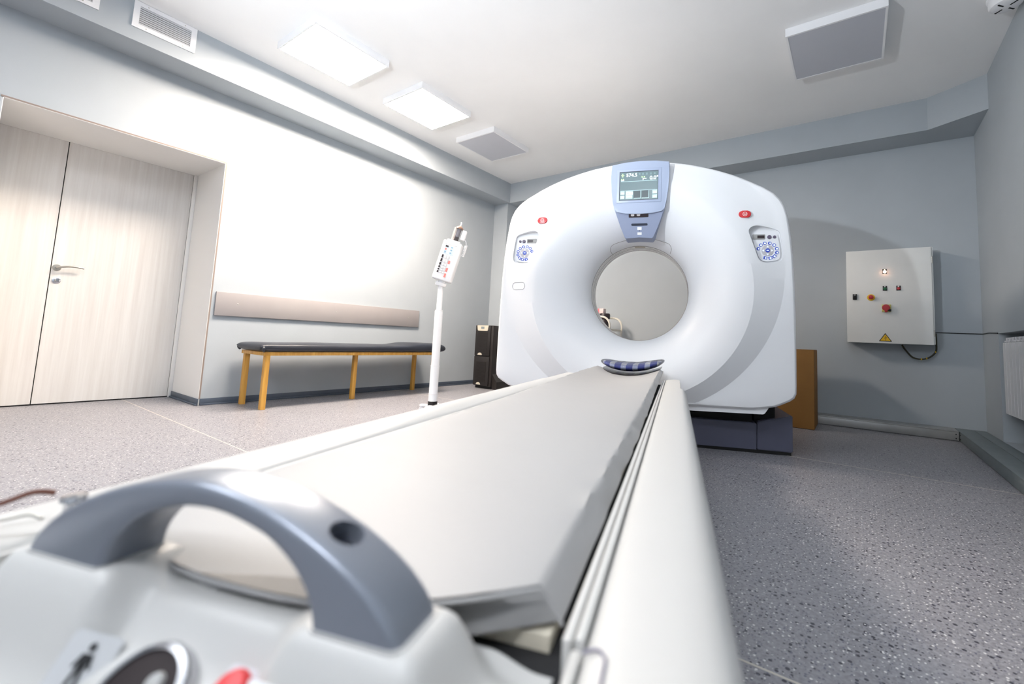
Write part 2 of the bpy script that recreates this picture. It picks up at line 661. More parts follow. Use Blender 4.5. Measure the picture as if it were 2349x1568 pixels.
# ------------------------------------------------------------------ couch / bench
M_vinyl = mat('black_vinyl', (38, 42, 52), 0.36, var=0.08, vs=6, bump=0.15, bs=90)
M_oak = wood_mat('yellow_wood', (186, 132, 48), (214, 164, 78), (40, 40, 3), 0.45)
t = thing('examination_couch', 'long black padded examination couch with yellow wooden legs against the left wall', 'couch', (-4.27, 2.66, 0))
BXM = -4.27
BYM = 2.66
bm = NB()
ny, nl = 56, 36
hw, hl = 0.242, 1.02
rings = []
for i in range(ny + 1):
    s = -math.cos(PI * i / ny)
    s = math.copysign(abs(s) ** 0.55, s)
    s = max(-0.9999, min(0.9999, s))
    k = (1 - abs(s) ** 30) ** 0.4
    kx = (1 - abs(s) ** 40) ** 0.25
    y = 0.06 + hl * s
    ring = []
    for j in range(nl):
        a = 2 * PI * j / nl
        c_, s_ = math.cos(a), math.sin(a)
        x = (hw * (0.90 + 0.10 * kx)) * math.copysign(abs(c_) ** 0.32, c_)
        head = 0.030 * sm(0.40, 0.70, s)
        zc = 0.516 + (0.010 if s_ < 0 else 0.0) * (1 - k)
        hh = (0.036 + (head if s_ > 0 else 0)) if s_ > 0 else 0.040
        z = zc + hh * k * math.copysign(abs(s_) ** 0.55, s_)
        if s_ > 0:
            z += 0.005 * noise.noise(Vector((x * 6, y * 5, 0.3))) * k
        ring.append(bm.verts.new((x, y, z)))
    rings.append(ring)
for a_, b_ in zip(rings[:-1], rings[1:]):
    for j in range(nl):
        bm.faces.new((a_[j], a_[(j + 1) % nl], b_[(j + 1) % nl], b_[j]))
bm.faces.new(list(reversed(rings[0])))
bm.faces.new(rings[-1])
finish(bm, 'padded_top', M_vinyl, t, 60)
# folded corner tucks at the foot end
for sx in (-1, 1):
    bm = NB()
    tube(bm, catmull([(sx * 0.232, -0.930, 0.525), (sx * 0.238, -0.936, 0.505), (sx * 0.232, -0.925, 0.480)], 4), [0.006, 0.009, 0.012, 0.014, 0.015, 0.014, 0.012, 0.010, 0.006], 8)
    finish(bm, 'corner_fold', M_vinyl, t)
bm = NB()
box(bm, 0.190, 0.215, -0.92, 0.96, 0.448, 0.478, 0.002)
box(bm, -0.215, -0.190, -0.92, 0.96, 0.448, 0.478, 0.002)
box(bm, -0.190, 0.190, -0.92, -0.895, 0.448, 0.478, 0.002)
box(bm, -0.190, 0.190, 0.935, 0.96, 0.448, 0.478, 0.002)
finish(bm, 'frame', M_oak, t)
lg = None
for x, y in ((0.195, -0.885), (-0.190, -0.885), (0.065, 0.010), (0.195, 0.935), (-0.190, 0.965)):
    if lg is None:
        bm = NB()
        box(bm, -0.020, 0.020, -0.020, 0.020, 0, 0.448, 0.002, 1)
        lg = finish(bm, 'leg', M_oak, t, 20)
        o = lg
    else:
        o = share(lg, 'leg', t)
    o.location = (x, y, 0)

# ------------------------------------------------------------------ contrast injector on a stand
IX, IY = -3.092, 2.75
t = thing('contrast_injector', 'white contrast injector with syringe and key panel on a telescopic pole stand', 'injector', (IX, IY, 0))
bm = NB()
lathe(bm, [(0, 0.10), (0.039, 0.10), (0.039, 0.155), (0.038, 0.16), (0.038, 0.41), (0.036, 0.412), (0.036, 0.90), (0.030, 0.906), (0.025, 0.912), (0.022, 1.15), (0, 1.15)], 28)
finish(bm, 'pole', M_white, t)
for h, r in ((0.165, 0.0405), (0.412, 0.0395), (0.908, 0.0335)):
    bm = NB()
    lathe(bm, [(r - 0.01, h - 0.004), (r, h - 0.004), (r, h + 0.004), (r - 0.01, h + 0.004)], 28, cap=False)
    finish(bm, 'pole_ring', M_grille, t)
bm = NB()
lathe(bm, [(0, 0.055), (0.042, 0.055), (0.042, 0.10), (0.038, 0.103), (0, 0.103)], 28)
finish(bm, 'pole_foot', M_black, t)
lg = None
for k in range(4):
    if lg is None:
        bm = NB()
        box(bm, 0.03, 0.115, -0.020, 0.020, 0.048, 0.070, 0.007)
        lg = finish(bm, 'base_leg', M_white, t)
        bm = NB()
        lathe(bm, [(0, -0.012), (0.020, -0.012), (0.024, -0.008), (0.024, 0.008), (0.020, 0.012), (0, 0.012)], 20, Matrix.Translation((0.100, 0, 0.024)) @ Matrix.Rotation(PI / 2, 4, 'X'))
        finish(bm, 'caster', M_white, lg)
        o = lg
    else:
        o = copy_tree(lg, t)
    o.rotation_euler = (0, 0, math.radians(25) + k * PI / 2)
# head: tilted box; its own frame faces the table side
HM = Matrix.Translation((0.0, 0.0, 1.150)) @ Matrix.Rotation(math.radians(38), 4, 'Z') @ Matrix.Rotation(math.radians(14), 4, 'Y')
bm = NB()
lathe(bm, [(0, 0), (0.045, 0), (0.05, 0.012), (0.05, 0.03), (0.03, 0.036), (0.03, 0.055), (0, 0.055)], 24, HM @ Matrix.Translation((0, 0, -0.02)))
finish(bm, 'swivel', M_white, t)
bm = NB()
box(bm, -0.085, 0.085, -0.065, 0.065, 0.030, 0.395, 0.012, 3, HM)
box(bm, -0.060, 0.060, -0.050, 0.050, 0.390, 0.412, 0.008, 3, HM)
head = finish(bm, 'injector_head', M_white, t)


def onhead(name, m, x0, x1, z0, z1, d=0.0655, th=0.0015, parent=None):
    bm = NB()
    box(bm, x0, x1, -d - th, -d, z0, z1, 0, 1, HM)
    return finish(bm, name, m, parent or head, 0)


M_lblue = mat('label_blue', (206, 222, 234), 0.5)
M_dispd = mat('display_black', (44, 32, 34), 0.3)
M_lred = mat('label_red', (232, 128, 120), 0.5)
M_key = mat('key_white', (244, 244, 242), 0.5)
M_lgrey = mat('label_grey', (196, 194, 198), 0.5)
M_lblu2 = mat('label_blue_mark', (140, 172, 196), 0.5)
onhead('key_label', M_lblue, -0.055, 0.035, 0.268, 0.350)
onhead('key_label', M_lgrey, -0.066, 0.050, 0.358, 0.362)
onhead('display_window', M_dispd, -0.050, -0.024, 0.332, 0.348, th=0.003)
onhead('key', M_lblu2, 0.002, 0.018, 0.332, 0.345, th=0.003)
onhead('key', M_lblu2, 0.002, 0.018, 0.306, 0.319, th=0.003)
onhead('key', M_lblu2, 0.002, 0.018, 0.280, 0.293, th=0.003)
onhead('key', M_lred, -0.048, -0.034, 0.304, 0.322, th=0.003)
onhead('key', M_lblu2, -0.048, -0.034, 0.278, 0.296, th=0.003)
zz = 0.258
for k, h in enumerate((0.030, 0.030, 0.024, 0.018, 0.014, 0.016)):
    onhead('display_window', M_dispd, -0.056, -0.042, zz - h, zz, th=0.003)
    onhead('key_label', M_lgrey, -0.039, 0.012, zz - h, zz, th=0.0012)
    onhead('key', M_key, -0.035, -0.016, zz - h + 0.003, zz - 0.003, th=0.003)
    onhead('key', M_key, -0.010, 0.008, zz - h + 0.003, zz - 0.003, th=0.003)
    zz -= h + 0.007
for a, b in ((0.188, 0.218), (0.116, 0.150), (0.062, 0.098)):
    onhead('key_label', M_lred, 0.016, 0.032, a, b, th=0.003)
M_syr = mat('syringe_grey', (104, 104, 112), 0.25)
M_syrd = mat('syringe_plunger', (40, 36, 40), 0.4)
M_clear = mat('clear_plastic', (236, 226, 220), 0.15, alpha=0.45)
bm = NB()
lathe(bm, [(0, 0.41), (0.021, 0.41), (0.021, 0.455), (0, 0.455)], 20, HM @ Matrix.Translation((0.008, 0, 0)))
sy = finish(bm, 'syringe', M_syrd, t)
bm = NB()
lathe(bm, [(0, 0.455), (0.020, 0.455), (0.020, 0.535), (0, 0.535)], 20, HM @ Matrix.Translation((0.008, 0, 0)))
finish(bm, 'barrel', M_syr, sy)
bm = NB()
lathe(bm, [(0, 0.535), (0.036, 0.535), (0.032, 0.548), (0.010, 0.565), (0, 0.566)], 20, HM @ Matrix.Translation((0.008, 0, 0)))
finish(bm, 'syringe_cap', mat('amber_cap', (140, 112, 98), 0.3), sy)
bm = NB()
tube(bm, [HM @ Vector(p) for p in ((0.008, 0, 0.56), (0.010, 0, 0.585), (0.006, 0, 0.60))], 0.006, 8)
finish(bm, 'syringe_tip', M_white, sy)
bm = NB()
box(bm, -0.034, -0.018, -0.024, 0.024, 0.408, 0.540, 0.003, 2, HM)
finish(bm, 'syringe_guard', M_clear, t)
bm = NB()
box(bm, 0.045, 0.082, -0.022, 0.022, 0.44, 0.53, 0.004, 2, HM)
finish(bm, 'heater_block', M_white, t)
bm = NB()
pts = [HM @ Vector(p) for p in catmull([(0.078, 0, 0.45), (0.098, 0, 0.44), (0.112, 0, 0.41)], 4)]
for k in range(120):
    a = k / 10 * 2 * PI
    pts.append(HM @ Vector((0.112 + 0.012 * math.cos(a), 0.012 * math.sin(a), 0.405 - k * 0.0009)))
tube(bm, pts, 0.0032, 6)
finish(bm, 'coiled_tube', M_white, t)

# ------------------------------------------------------------------ UPS tower
M_ups = mat('charcoal_steel', (38, 34, 33), 0.42, var=0.1, vs=10)
M_upsf = mat('charcoal_panel', (30, 27, 27), 0.5)
M_champ = mat('champagne_plastic', (198, 190, 174), 0.4)
t = thing('battery_tower', 'black two-tier power supply tower standing between couch and scanner', 'power supply', (-4.10, 4.70, 0))
bx('cabinet', M_ups, t, -0.155, 0.155, -0.225, 0.25, 0.035, 0.840, 0.006)
for nm, z0, z1 in (('front_panel', 0.432, 0.836), ('front_panel', 0.040, 0.424)):
    fp = bx(nm, M_upsf, t, -0.150, 0.118, -0.243, -0.225, z0, z1, 0.006)
    sl = None
    for k in range(17):
        z = z0 + 0.045 + k * 0.0165
        if sl is None:
            bm = NB()
            box(bm, -0.105, 0.070, -0.247, -0.243, -0.004, 0.004)
            sl = finish(bm, 'louvre', M_ups, fp, 0)
            o = sl
        else:
            o = share(sl, 'louvre', fp)
        o.location = (0, 0, z)
    bm = NB()
    prism(bm, [(-0.05 + 0.038 * math.cos(a), z0 + 0.010 + 0.030 * math.sin(a)) for a in [PI * i / 12 for i in range(13)]], -0.2475, -0.243)
    finish(bm, 'latch', M_champ, fp, 0)
bm = NB()
prism(bm, rounded([(-0.118, 0.838), (0.085, 0.838), (0.075, 0.775), (0.06, 0.765), (-0.095, 0.765), (-0.108, 0.775)], 0.006), -0.249, -0.243)
dp = finish(bm, 'control_display', M_champ, t, 0)
bx('lcd', mat('lcd_grey', (120, 128, 132), 0.3), dp, -0.045, 0.012, -0.2505, -0.249, 0.790, 0.822)
bm = NB()
prism(bm, [(0.155, 0.20), (0.16, 0.19), (0.235, 0.10), (0.235, 0.0), (0.155, 0.0)], -0.20, 0.22)
finish(bm, 'stabiliser_foot', M_ups, t, 0)
bm = NB()
box(bm, -0.14, 0.14, -0.20, 0.23, 0.0, 0.035)
finish(bm, 'plinth', M_black, t, 0)

# ------------------------------------------------------------------ cardboard box
M_card = mat('brown_cardboard', (150, 106, 52), 0.75, var=0.08, vs=5, bump=0.1, bs=60)
t = thing('cardboard_box', 'tall brown cardboard box standing behind the scanner by the cabinet', 'box', (-0.62, 4.912, 0))
bx('carton', M_card, t, -0.31, 0.31, -0.205, 0.205, 0.004, 0.708, 0.004)
bm = NB()
box(bm, -0.31, 0.31, -0.205, -0.003, 0.708, 0.712)
box(bm, -0.31, 0.31, 0.003, 0.205, 0.708, 0.712)
finish(bm, 'top_flap', M_card, t, 0)
bm = NB()
box(bm, -0.305, 0.305, -0.2, 0.2, 0.0, 0.004)
finish(bm, 'bottom_flap', mat('dark_card', (70, 48, 24), 0.8), t, 0)

# ------------------------------------------------------------------ electrical cabinet
M_cab = mat('cabinet_grey', (226, 227, 225), 0.5, var=0.02, bump=0.1, bs=300)
t = thing('electrical_cabinet', 'light grey electrical cabinet with switches and warning triangle on the back wall', 'cabinet', (0.252, YB, 0.806))
bx('body', M_cab, t, -0.312, 0.330, -0.180, 0.0, 0.0, 0.880, 0.004)
dr_ = bx('door', M_cab, t, -0.317, 0.317, -0.200, -0.183, -0.004, 0.878, 0.004)
bx('door_gasket', M_gap, t, -0.305, 0.308, -0.183, -0.180, 0.006, 0.870)
hg = None
for z in (0.10, 0.76):
    if hg is None:
        bm = NB()
        tube(bm, [(0.322, -0.186, -0.03), (0.322, -0.186, 0.03)], 0.006, 12)
        hg = finish(bm, 'hinge', M_steel, t)
        o = hg
    else:
        o = share(hg, 'hinge', t)
    o.location = (0, 0, z)
M_red = mat('red_plastic', (176, 26, 34), 0.35)
M_yel = mat('yellow_plastic', (232, 186, 20), 0.45)
M_grn = mat('green_plastic', (20, 104, 62), 0.4)
M_lamp = mat('indicator_lit', (255, 210, 180), 0.4, emit=(255, 190, 150), es=14)


def knob_y(bm, x, y, z, prof, n=28):
    lathe(bm, prof, n, Matrix.Translation((x, y, z)) @ Matrix.Rotation(PI / 2, 4, 'X'))


def pushbutton(name, x, z, m, lamp=False):
    p = bx(name, M_black, t, x - 0.016, x + 0.016, -0.206, -0.200, z - 0.022, z + 0.022, 0.002)
    bm = NB()
    knob_y(bm, x, -0.206, z - 0.006, [(0, 0), (0.013, 0), (0.013, 0.010), (0.009, 0.016), (0, 0.017)])
    finish(bm, 'button_cap', m, p)
    bx('legend_plate', M_lgrey if not lamp else M_key, p, x - 0.006, x + 0.006, -0.2072, -0.206, z + 0.011, z + 0.020)
    return p


pushbutton('indicator_lamp', -0.019, 0.669, M_lamp, True)
pushbutton('push_button', -0.020, 0.509, M_grn)
pushbutton('push_button', 0.080, 0.509, M_red, True)
p = bx('switch_block', M_black, t, -0.268, -0.235, -0.214, -0.200, 0.404, 0.458, 0.003)
bx('rocker', M_gap, p, -0.263, -0.253, -0.218, -0.214, 0.410, 0.440, 0.001)
bx('rocker', M_gap, p, -0.250, -0.240, -0.218, -0.214, 0.410, 0.440, 0.001)
bx('legend_plate', M_key, p, -0.257, -0.254, -0.2155, -0.214, 0.444, 0.455)
bx('legend_plate', M_key, p, -0.248, -0.245, -0.2155, -0.214, 0.444, 0.455)
bm = NB()
knob_y(bm, -0.126, -0.200, 0.424, [(0, 0), (0.031, 0), (0.031, 0.004), (0.022, 0.006), (0, 0.006)])
p = finish(bm, 'emergency_switch', M_yel, t)
bm = NB()
knob_y(bm, -0.126, -0.206, 0.424, [(0, 0), (0.012, 0), (0.012, 0.016), (0.019, 0.018), (0.020, 0.026), (0.016, 0.032), (0, 0.034)])
finish(bm, 'mushroom_head', M_red, p)
p = bx('main_switch', mat('switch_plate', (206, 204, 120), 0.5), t, -0.046, 0.022, -0.216, -0.200, 0.288, 0.356, 0.003)
bm = NB()
knob_y(bm, -0.016, -0.216, 0.326, [(0, 0), (0.030, 0), (0.030, 0.024), (0.026, 0.030), (0, 0.031)])
finish(bm, 'rotary_knob', M_red, p)
bx('switch_lever', M_red, p, -0.026, -0.006, -0.246, -0.216, 0.282, 0.320, 0.004)
bx('lock_tab', M_black, p, 0.002, 0.022, -0.228, -0.216, 0.292, 0.312, 0.002)
# warning triangle
tri = [(-0.074, 0.014), (0.024, 0.014), (-0.025, 0.092)]
bm = NB()
prism(bm, rounded(tri, 0.006), -0.2012, -0.200)
p = finish(bm, 'warning_sign', M_black, t, 0)
bm = NB()
prism(bm, rounded([(-0.064, 0.0195), (0.014, 0.0195), (-0.025, 0.081)], 0.003), -0.2018, -0.2012)
finish(bm, 'sign_face', M_yel, p, 0)
bm = NB()
prism(bm, [(-0.021, 0.066), (-0.030, 0.045), (-0.026, 0.0445), (-0.0315, 0.034), (-0.0255, 0.0475), (-0.0295, 0.048), (-0.0245, 0.066)], -0.2022, -0.2018)
prism(bm, [(-0.019, 0.053), (-0.0235, 0.0375), (-0.0195, 0.0375), (-0.0245, 0.0245), (-0.0275, 0.027), (-0.0225, 0.0235), (-0.0185, 0.0405), (-0.0155, 0.053)][:], -0.2022, -0.2018)
finish(bm, 'bolt_mark', M_black, p, 0)
M_cord = mat('dark_cable', (52, 48, 28), 0.5)
t2 = thing('power_cable', 'dark loop of cable hanging under the electrical cabinet', 'cable', (0.43, YB, 0.632))
bm = NB()
tube(bm, catmull([(-0.075, -0.05, 0.166), (-0.05, -0.05, 0.12), (0.0, -0.05, 0.055), (0.06, -0.05, 0.04), (0.12, -0.05, 0.06), (0.165, -0.045, 0.115), (0.172, -0.03, 0.19), (0.172, -0.02, 0.28)], 6), 0.007, 8)
finish(bm, 'cable_sheath', M_cord, t2)
bm = NB()
for p_ in ((0.062, -0.05, 0.040), (0.10, -0.05, 0.050), (0.163, -0.045, 0.110)):
    lathe(bm, [(0.0075, -0.004), (0.009, -0.003), (0.009, 0.003), (0.0075, 0.004)], 12, Matrix.Translation(p_) @ Matrix.Rotation(PI / 2, 4, 'Y'), cap=False)
finish(bm, 'cable_tie', M_yel, t2)
t3 = thing('wall_cable', 'thin dark cable running from the cabinet around the corner to the radiator niche', 'cable', (0.605, YB, 0.918))
bm = NB()
tube(bm, [(-0.02, -0.005, 0.003), (0.15, -0.005, 0.0), (0.305, -0.005, -0.001), (0.306, -0.03, -0.001), (0.306, -0.25, 0.0), (0.306, -0.52, -0.012)], 0.004, 6)
finish(bm, 'cable_sheath', M_black, t3)

# ------------------------------------------------------------------ radiator
M_rad = mat('radiator_enamel', (222, 222, 224), 0.4)
t = thing('radiator', 'white aluminium sectional radiator in the niche of the right wall', 'radiator', (0.966, 4.21, 0.30))
sec = None
for k in range(14):
    y = 0.545 - k * 0.08
    if sec is None:
        bm = NB()
        prism(bm, [(-0.038, 0.0), (0.038, 0.0), (0.038, 0.50), (0.034, 0.53), (-0.034, 0.53), (-0.038, 0.50)], -0.045, -0.033, YZ, 0.004)
        box(bm, -0.010, 0.010, -0.004, 0.004, 0.0, 0.565, M=Matrix.Translation((-0.02, 0, 0)))
        box(bm, -0.033, 0.040, -0.006, 0.006, 0.01, 0.565)
        box(bm, -0.040, 0.040, -0.036, 0.036, 0.500, 0.512)
        box(bm, -0.036, 0.040, -0.030, 0.030, 0.535, 0.545)
        box(bm, -0.028, 0.036, -0.036, 0.036, 0.555, 0.568)
        sec = finish(bm, 'radiator_section', M_rad, t, 0)
        o = sec
    else:
        o = share(sec, 'radiator_section', t)
    o.location = (0, y, 0)
bm = NB()
tube(bm, [(0.01, 0.60, 0.03), (0.01, -0.55, 0.03)], 0.018, 12)
tube(bm, [(0.01, 0.60, 0.54), (0.01, -0.55, 0.54)], 0.018, 12)
finish(bm, 'header_pipe', M_rad, t)
bm = NB()
tube(bm, [(0.01, 0.20, 0.03), (0.01, 0.20, -0.20)], 0.013, 10)
finish(bm, 'feed_pipe', M_black, t)

# ------------------------------------------------------------------ cable trunking on the floor
M_alu = mat('trunking_metal', (176, 176, 174), 0.4, metal=0.55, var=0.08, vs=12)
M_alud = mat('trunking_grey', (128, 138, 140), 0.5, metal=0.3, var=0.08, vs=10)
t = thing('cable_trunking', 'bare metal cable trunking along the foot of the back wall', 'cable duct', (-0.4, 5.28, 0))
bx('duct', M_alu, t, -1.1, 1.105, -0.114, 0.112, 0.004, 0.074, 0.002)
bx('lid', M_alu, t, -1.1, 1.105, -0.117, 0.112, 0.075, 0.083, 0.002)
sc = None
for x in (1.086,):
    for z in (0.022, 0.056):
        bm = NB()
        knob_y(bm, x, -0.114, z, [(0, 0), (0.005, 0), (0.005, 0.002), (0, 0.003)], 12)
        finish(bm, 'rivet', M_black, t)
t = thing('cable_trunking', 'wide dark grey cable trunking along the foot of the right wall', 'cable duct', (0.81, 2.2, 0))
bx('duct', M_alud, t, -0.100, 0.100, -3.2, 3.19, 0.004, 0.074, 0.002)
bx('lid', M_alud, t, -0.102, 0.020, -3.2, 3.19, 0.075, 0.083, 0.002)
bx('lid', M_alud, t, 0.023, 0.102, -3.2, 3.19, 0.075, 0.083, 0.002)
for z in (0.022, 0.056):
    bm = NB()
    lathe(bm, [(0, 0), (0.005, 0), (0.005, 0.002), (0, 0.003)], 12, Matrix.Translation((-0.100, 2.94, z)) @ Matrix.Rotation(-PI / 2, 4, 'Y'))
    finish(bm, 'rivet', M_black, t)

# ------------------------------------------------------------------ the scanner gantry
GA = math.radians(18.4)
UD = Vector((math.cos(GA), math.sin(GA), 0))
VD = Vector((-math.sin(GA), math.cos(GA), 0))


def gloc(u, v, z=0):
    p = UD * u + VD * v
    return (p.x, p.y, z)


g = thing('ct_scanner', 'large white ring-shaped scanner with display and round bore', 'medical scanner', gloc(-0.275, 3.33), GA)
CZ = 1.068
half = [(0.0, 1.975), (0.105, 1.972), (0.21, 1.962), (0.32, 1.945), (0.42, 1.922), (0.53, 1.891), (0.63, 1.856), (0.73, 1.812), (0.82, 1.764), (0.88, 1.722),
        (0.922, 1.676), (0.948, 1.625), (0.965, 1.56), (0.982, 1.44), (0.995, 1.30), (1.004, 1.12), (1.009, 0.9), (1.011, 0.7), (1.011, 0.43), (1.004, 0.405),
        (0.985, 0.385), (0.90, 0.340), (0.82, 0.322), (0.76, 0.312), (0.5, 0.304), (0.25, 0.300), (0.0, 0.299)]
OC = -0.010
outl = [(OC + x, z) for x, z in half] + [(OC - x, z) for x, z in reversed(half[1:-1])]


def ray_out(th):
    dx, dz = math.sin(th), math.cos(th)
    best = 0
    k = len(outl)
    for i in range(k):
        x1, z1 = outl[i][0], outl[i][1] - CZ
        x2, z2 = outl[(i + 1) % k][0], outl[(i + 1) % k][1] - CZ
        ex, ez = x2 - x1, z2 - z1
        den = dx * ez - dz * ex
        if abs(den) < 1e-9:
            continue
        r = (x1 * ez - z1 * ex) / den
        s = (x1 * dz - z1 * dx) / den
        if r > 0 and -1e-6 <= s <= 1 + 1e-6:
            best = max(best, r)
    return best


def ray_circ(th, cx=-0.022, cz=1.178 - CZ, R=0.95):
    dx, dz = math.sin(th), math.cos(th)
    b = dx * cx + dz * cz
    return b + math.sqrt(b * b - (cx * cx + cz * cz) + R * R)


RT, RL, YLIP, YFACE = 0.352, 0.739, -0.285, -0.215


def flare_y(r):
    c = max(-1, min(1, (RL - r) / (RL - RT)))
    return YLIP * math.sqrt(max(0, 1 - c * c))


def face_y(x, z):
    th = math.atan2(x, z - CZ)
    r = math.hypot(x, z - CZ)
    Rc = ray_circ(th)
    if r <= RL:
        return flare_y(r)
    return YLIP + (YFACE - YLIP) * min(1.0, (r - RL) / max(0.05, (Rc - RL)))


bm = NB()
NT = 264
cols = []
for i in range(NT):
    th = 2 * PI * i / NT
    Ro, Rc = ray_out(th), ray_circ(th)
    re = Ro - 0.028
    r2 = min(Rc, re - 0.006)
    prof = [(RT, 0.17), (RT, 0.0)]
    for k in range(1, 23):
        a = PI / 2 * k / 22
        prof.append((RL - (RL - RT) * math.cos(a), YLIP * math.sin(a)))
    sl = lambda r: YLIP + (YFACE - YLIP) * min(1.0, (r - RL) / max(0.05, (Rc - RL)))
    if r2 > RL + 0.012:
        for q in (0.5, 1.0):
            r = RL + (r2 - RL) * q
            prof.append((r, sl(r)))
        y2 = sl(r2)
    else:
        prof.append((RL + 0.004, YLIP + 0.001)); prof.append((RL + 0.008, YLIP + 0.002)); y2 = YLIP + 0.002
        r2 = RL + 0.008
        re = max(re, r2 + 0.006)
    ye = y2 if r2 >= Rc - 1e-6 else sl(re)
    prof.append(((r2 + re) / 2, (y2 + ye) / 2))
    prof.append((re, ye))
    for k in range(1, 7):
        a = PI / 2 * k / 6
        prof.append((re + (Ro - re) * math.sin(a), ye + 0.05 * (1 - math.cos(a))))
    prof += [(Ro, 0.30), (Ro, 0.70), (Ro - 0.06, 0.76), (0.66, 0.76), (0.64, 0.74), (0.50, 0.52), (0.43, 0.36), (0.38, 0.23)]
    cols.append([bm.verts.new((r * math.sin(th), y, CZ + r * math.cos(th))) for r, y in prof])
K = len(cols[0])
for i in range(NT):
    a, b = cols[i], cols[(i + 1) % NT]
    for k in range(K):
        bm.faces.new((a[k], a[(k + 1) % K], b[(k + 1) % K], b[k]))
shell = finish(bm, 'cover_shell', M_gantry, g, 20)
# recessed pockets for the two key panels
pocket = [(0.706, 1.452), (0.722, 1.480), (0.75, 1.492), (0.79, 1.490), (0.875, 1.472), (0.900, 1.455), (0.909, 1.40), (0.920, 1.31), (0.915, 1.275), (0.90, 1.258), (0.82, 1.245), (0.785, 1.25), (0.765, 1.27)]
for s in (1, -1):
    bm = NB()
    prism(bm, rounded([(s * x, z) for x, z in pocket], 0.02), -0.42, -0.204)
    c = finish(bm, 'cutter', M_gantry, g, 0)
    cut(shell, c)
shell.data.polygons.foreach_set('use_smooth', [True] * len(shell.data.polygons))
shell.data.set_sharp_from_angle(angle=math.radians(20))

# lower lip of the shell
bm = NB()
prism(bm, rounded([(-0.845, 0.335), (0.845, 0.335), (0.815, 0.288), (0.4, 0.274), (0.0, 0.270), (-0.4, 0.274), (-0.815, 0.288)], 0.012), -0.185, 0.5)
finish(bm, 'lower_skirt', M_gantry, g, 30)

# bore liner with its rings
M_liner = mat('bore_liner', (246, 244, 241), 0.35)
bm = NB()
for rr, y0, y1 in ((RT - 0.001, 0.001, 0.172),):
    prof = [(rr, y0), (rr, y1), (rr + 0.004, y1), (rr + 0.004, y0)]
    ring = []
    n = 120
    for i in range(n):
        a = 2 * PI * i / n
        ring.append([bm.verts.new((r * math.cos(a), y, CZ + r * math.sin(a))) for r, y in prof])
    for i in range(n):
        for k in range(3):
            bm.faces.new((ring[i][k], ring[i][k + 1], ring[(i + 1) % n][k + 1], ring[(i + 1) % n][k]))
liner = finish(bm, 'bore_liner', M_liner, g, 30)
M_ringd = mat('ring_grey', (150, 143, 139), 0.5)
for y, th in ((0.003, 0.0018), (0.050, 0.0012), (0.085, 0.0016), (0.14, 0.0009)):
    bm = NB()
    tube(bm, [((RT - 0.001) * math.cos(2 * PI * i / 120), y, CZ + (RT - 0.001) * math.sin(2 * PI * i / 120)) for i in range(120)], th, 6, closed=True)
    finish(bm, 'bore_ring', M_ringd, liner)
bm = NB()
n = 10
va, vb = [], []
for i in range(n + 1):
    a = PI / 2 + 0.11 - 0.22 * i / n
    va.append(bm.verts.new(((RT - 0.003) * math.cos(a), 0.008, CZ + (RT - 0.003) * math.sin(a))))
    vb.append(bm.verts.new(((RT - 0.003) * math.cos(a), 0.047, CZ + (RT - 0.003) * math.sin(a))))
for i in range(n):
    bm.faces.new((va[i], va[i + 1], vb[i + 1], vb[i]))
finish(bm, 'laser_window', mat('laser_window_tan', (176, 164, 142), 0.35), liner, 0)
# seam of the panel above the bore
bm = NB()
sp = catmull([(-0.198, 1.352), (-0.206, 1.372), (-0.190, 1.402), (-0.13, 1.428), (-0.06, 1.444), (0.014, 1.450), (0.09, 1.444), (0.15, 1.428), (0.212, 1.402), (0.229, 1.372), (0.221, 1.350)], 6)
pts = []
for p in sp:
    r = math.hypot(p[0], p[1] - CZ)
    pts.append((p[0], flare_y(r) - 0.0002, p[1]))
tube(bm, pts, 0.0016, 6)
finish(bm, 'panel_seam', M_ringd, g)

# emergency buttons
M_ered = mat('emergency_red', (206, 44, 48), 0.3)
for s in (-1, 1):
    r0 = math.hypot(0.686, 1.563 - CZ)
    yb = face_y(s * 0.686, 1.563) + 0.008
    bm = NB()
    prism(bm, rrect(s * 0.686, 1.563, 0.041, 0.026, 0.0255, 8), yb - 0.012, yb + 0.04, XZ, 0.002)
    rim = finish(bm, 'button_bezel', M_gantry, g)
    bm = NB()
    prism(bm, rrect(s * 0.686, 1.563, 0.0375, 0.0225, 0.0222, 8), yb - 0.022, yb - 0.010, XZ, 0.005)
    eb = finish(bm, 'emergency_button', M_ered, rim)
    eb['label'] = 'red emergency stop button'
    bm = NB()
    tube(bm, [(s * 0.686 + 0.0125 * math.cos(2 * PI * i / 24), yb - 0.022, 1.563 + 0.0125 * math.sin(2 * PI * i / 24)) for i in range(24)], 0.0016, 5, closed=True)
    tube(bm, [(s * 0.686, yb - 0.022, 1.556), (s * 0.686, yb - 0.022, 1.568)], 0.0012, 5)
    tube(bm, [(s * 0.686 - 0.006, yb - 0.022, 1.567), (s * 0.686 - 0.006, yb - 0.022, 1.561), (s * 0.686 - 0.003, yb - 0.022, 1.557)], 0.0012, 5)
    tube(bm, [(s * 0.686 + 0.006, yb - 0.022, 1.567), (s * 0.686 + 0.006, yb - 0.022, 1.561), (s * 0.686 + 0.003, yb - 0.022, 1.557)], 0.0012, 5)
    finish(bm, 'stop_emblem', M_key, rim)
# oval cap on one side
bm = NB()
pts = [(x, face_y(x, z) - 0.0004, z) for x, z in rrect(-0.853, 1.078, 0.054, 0.027, 0.026, 8)]
tube(bm, pts, 0.0018, 6, closed=True)
oc = finish(bm, 'cap_groove', mat('groove_grey', (168, 168, 172), 0.5), g)

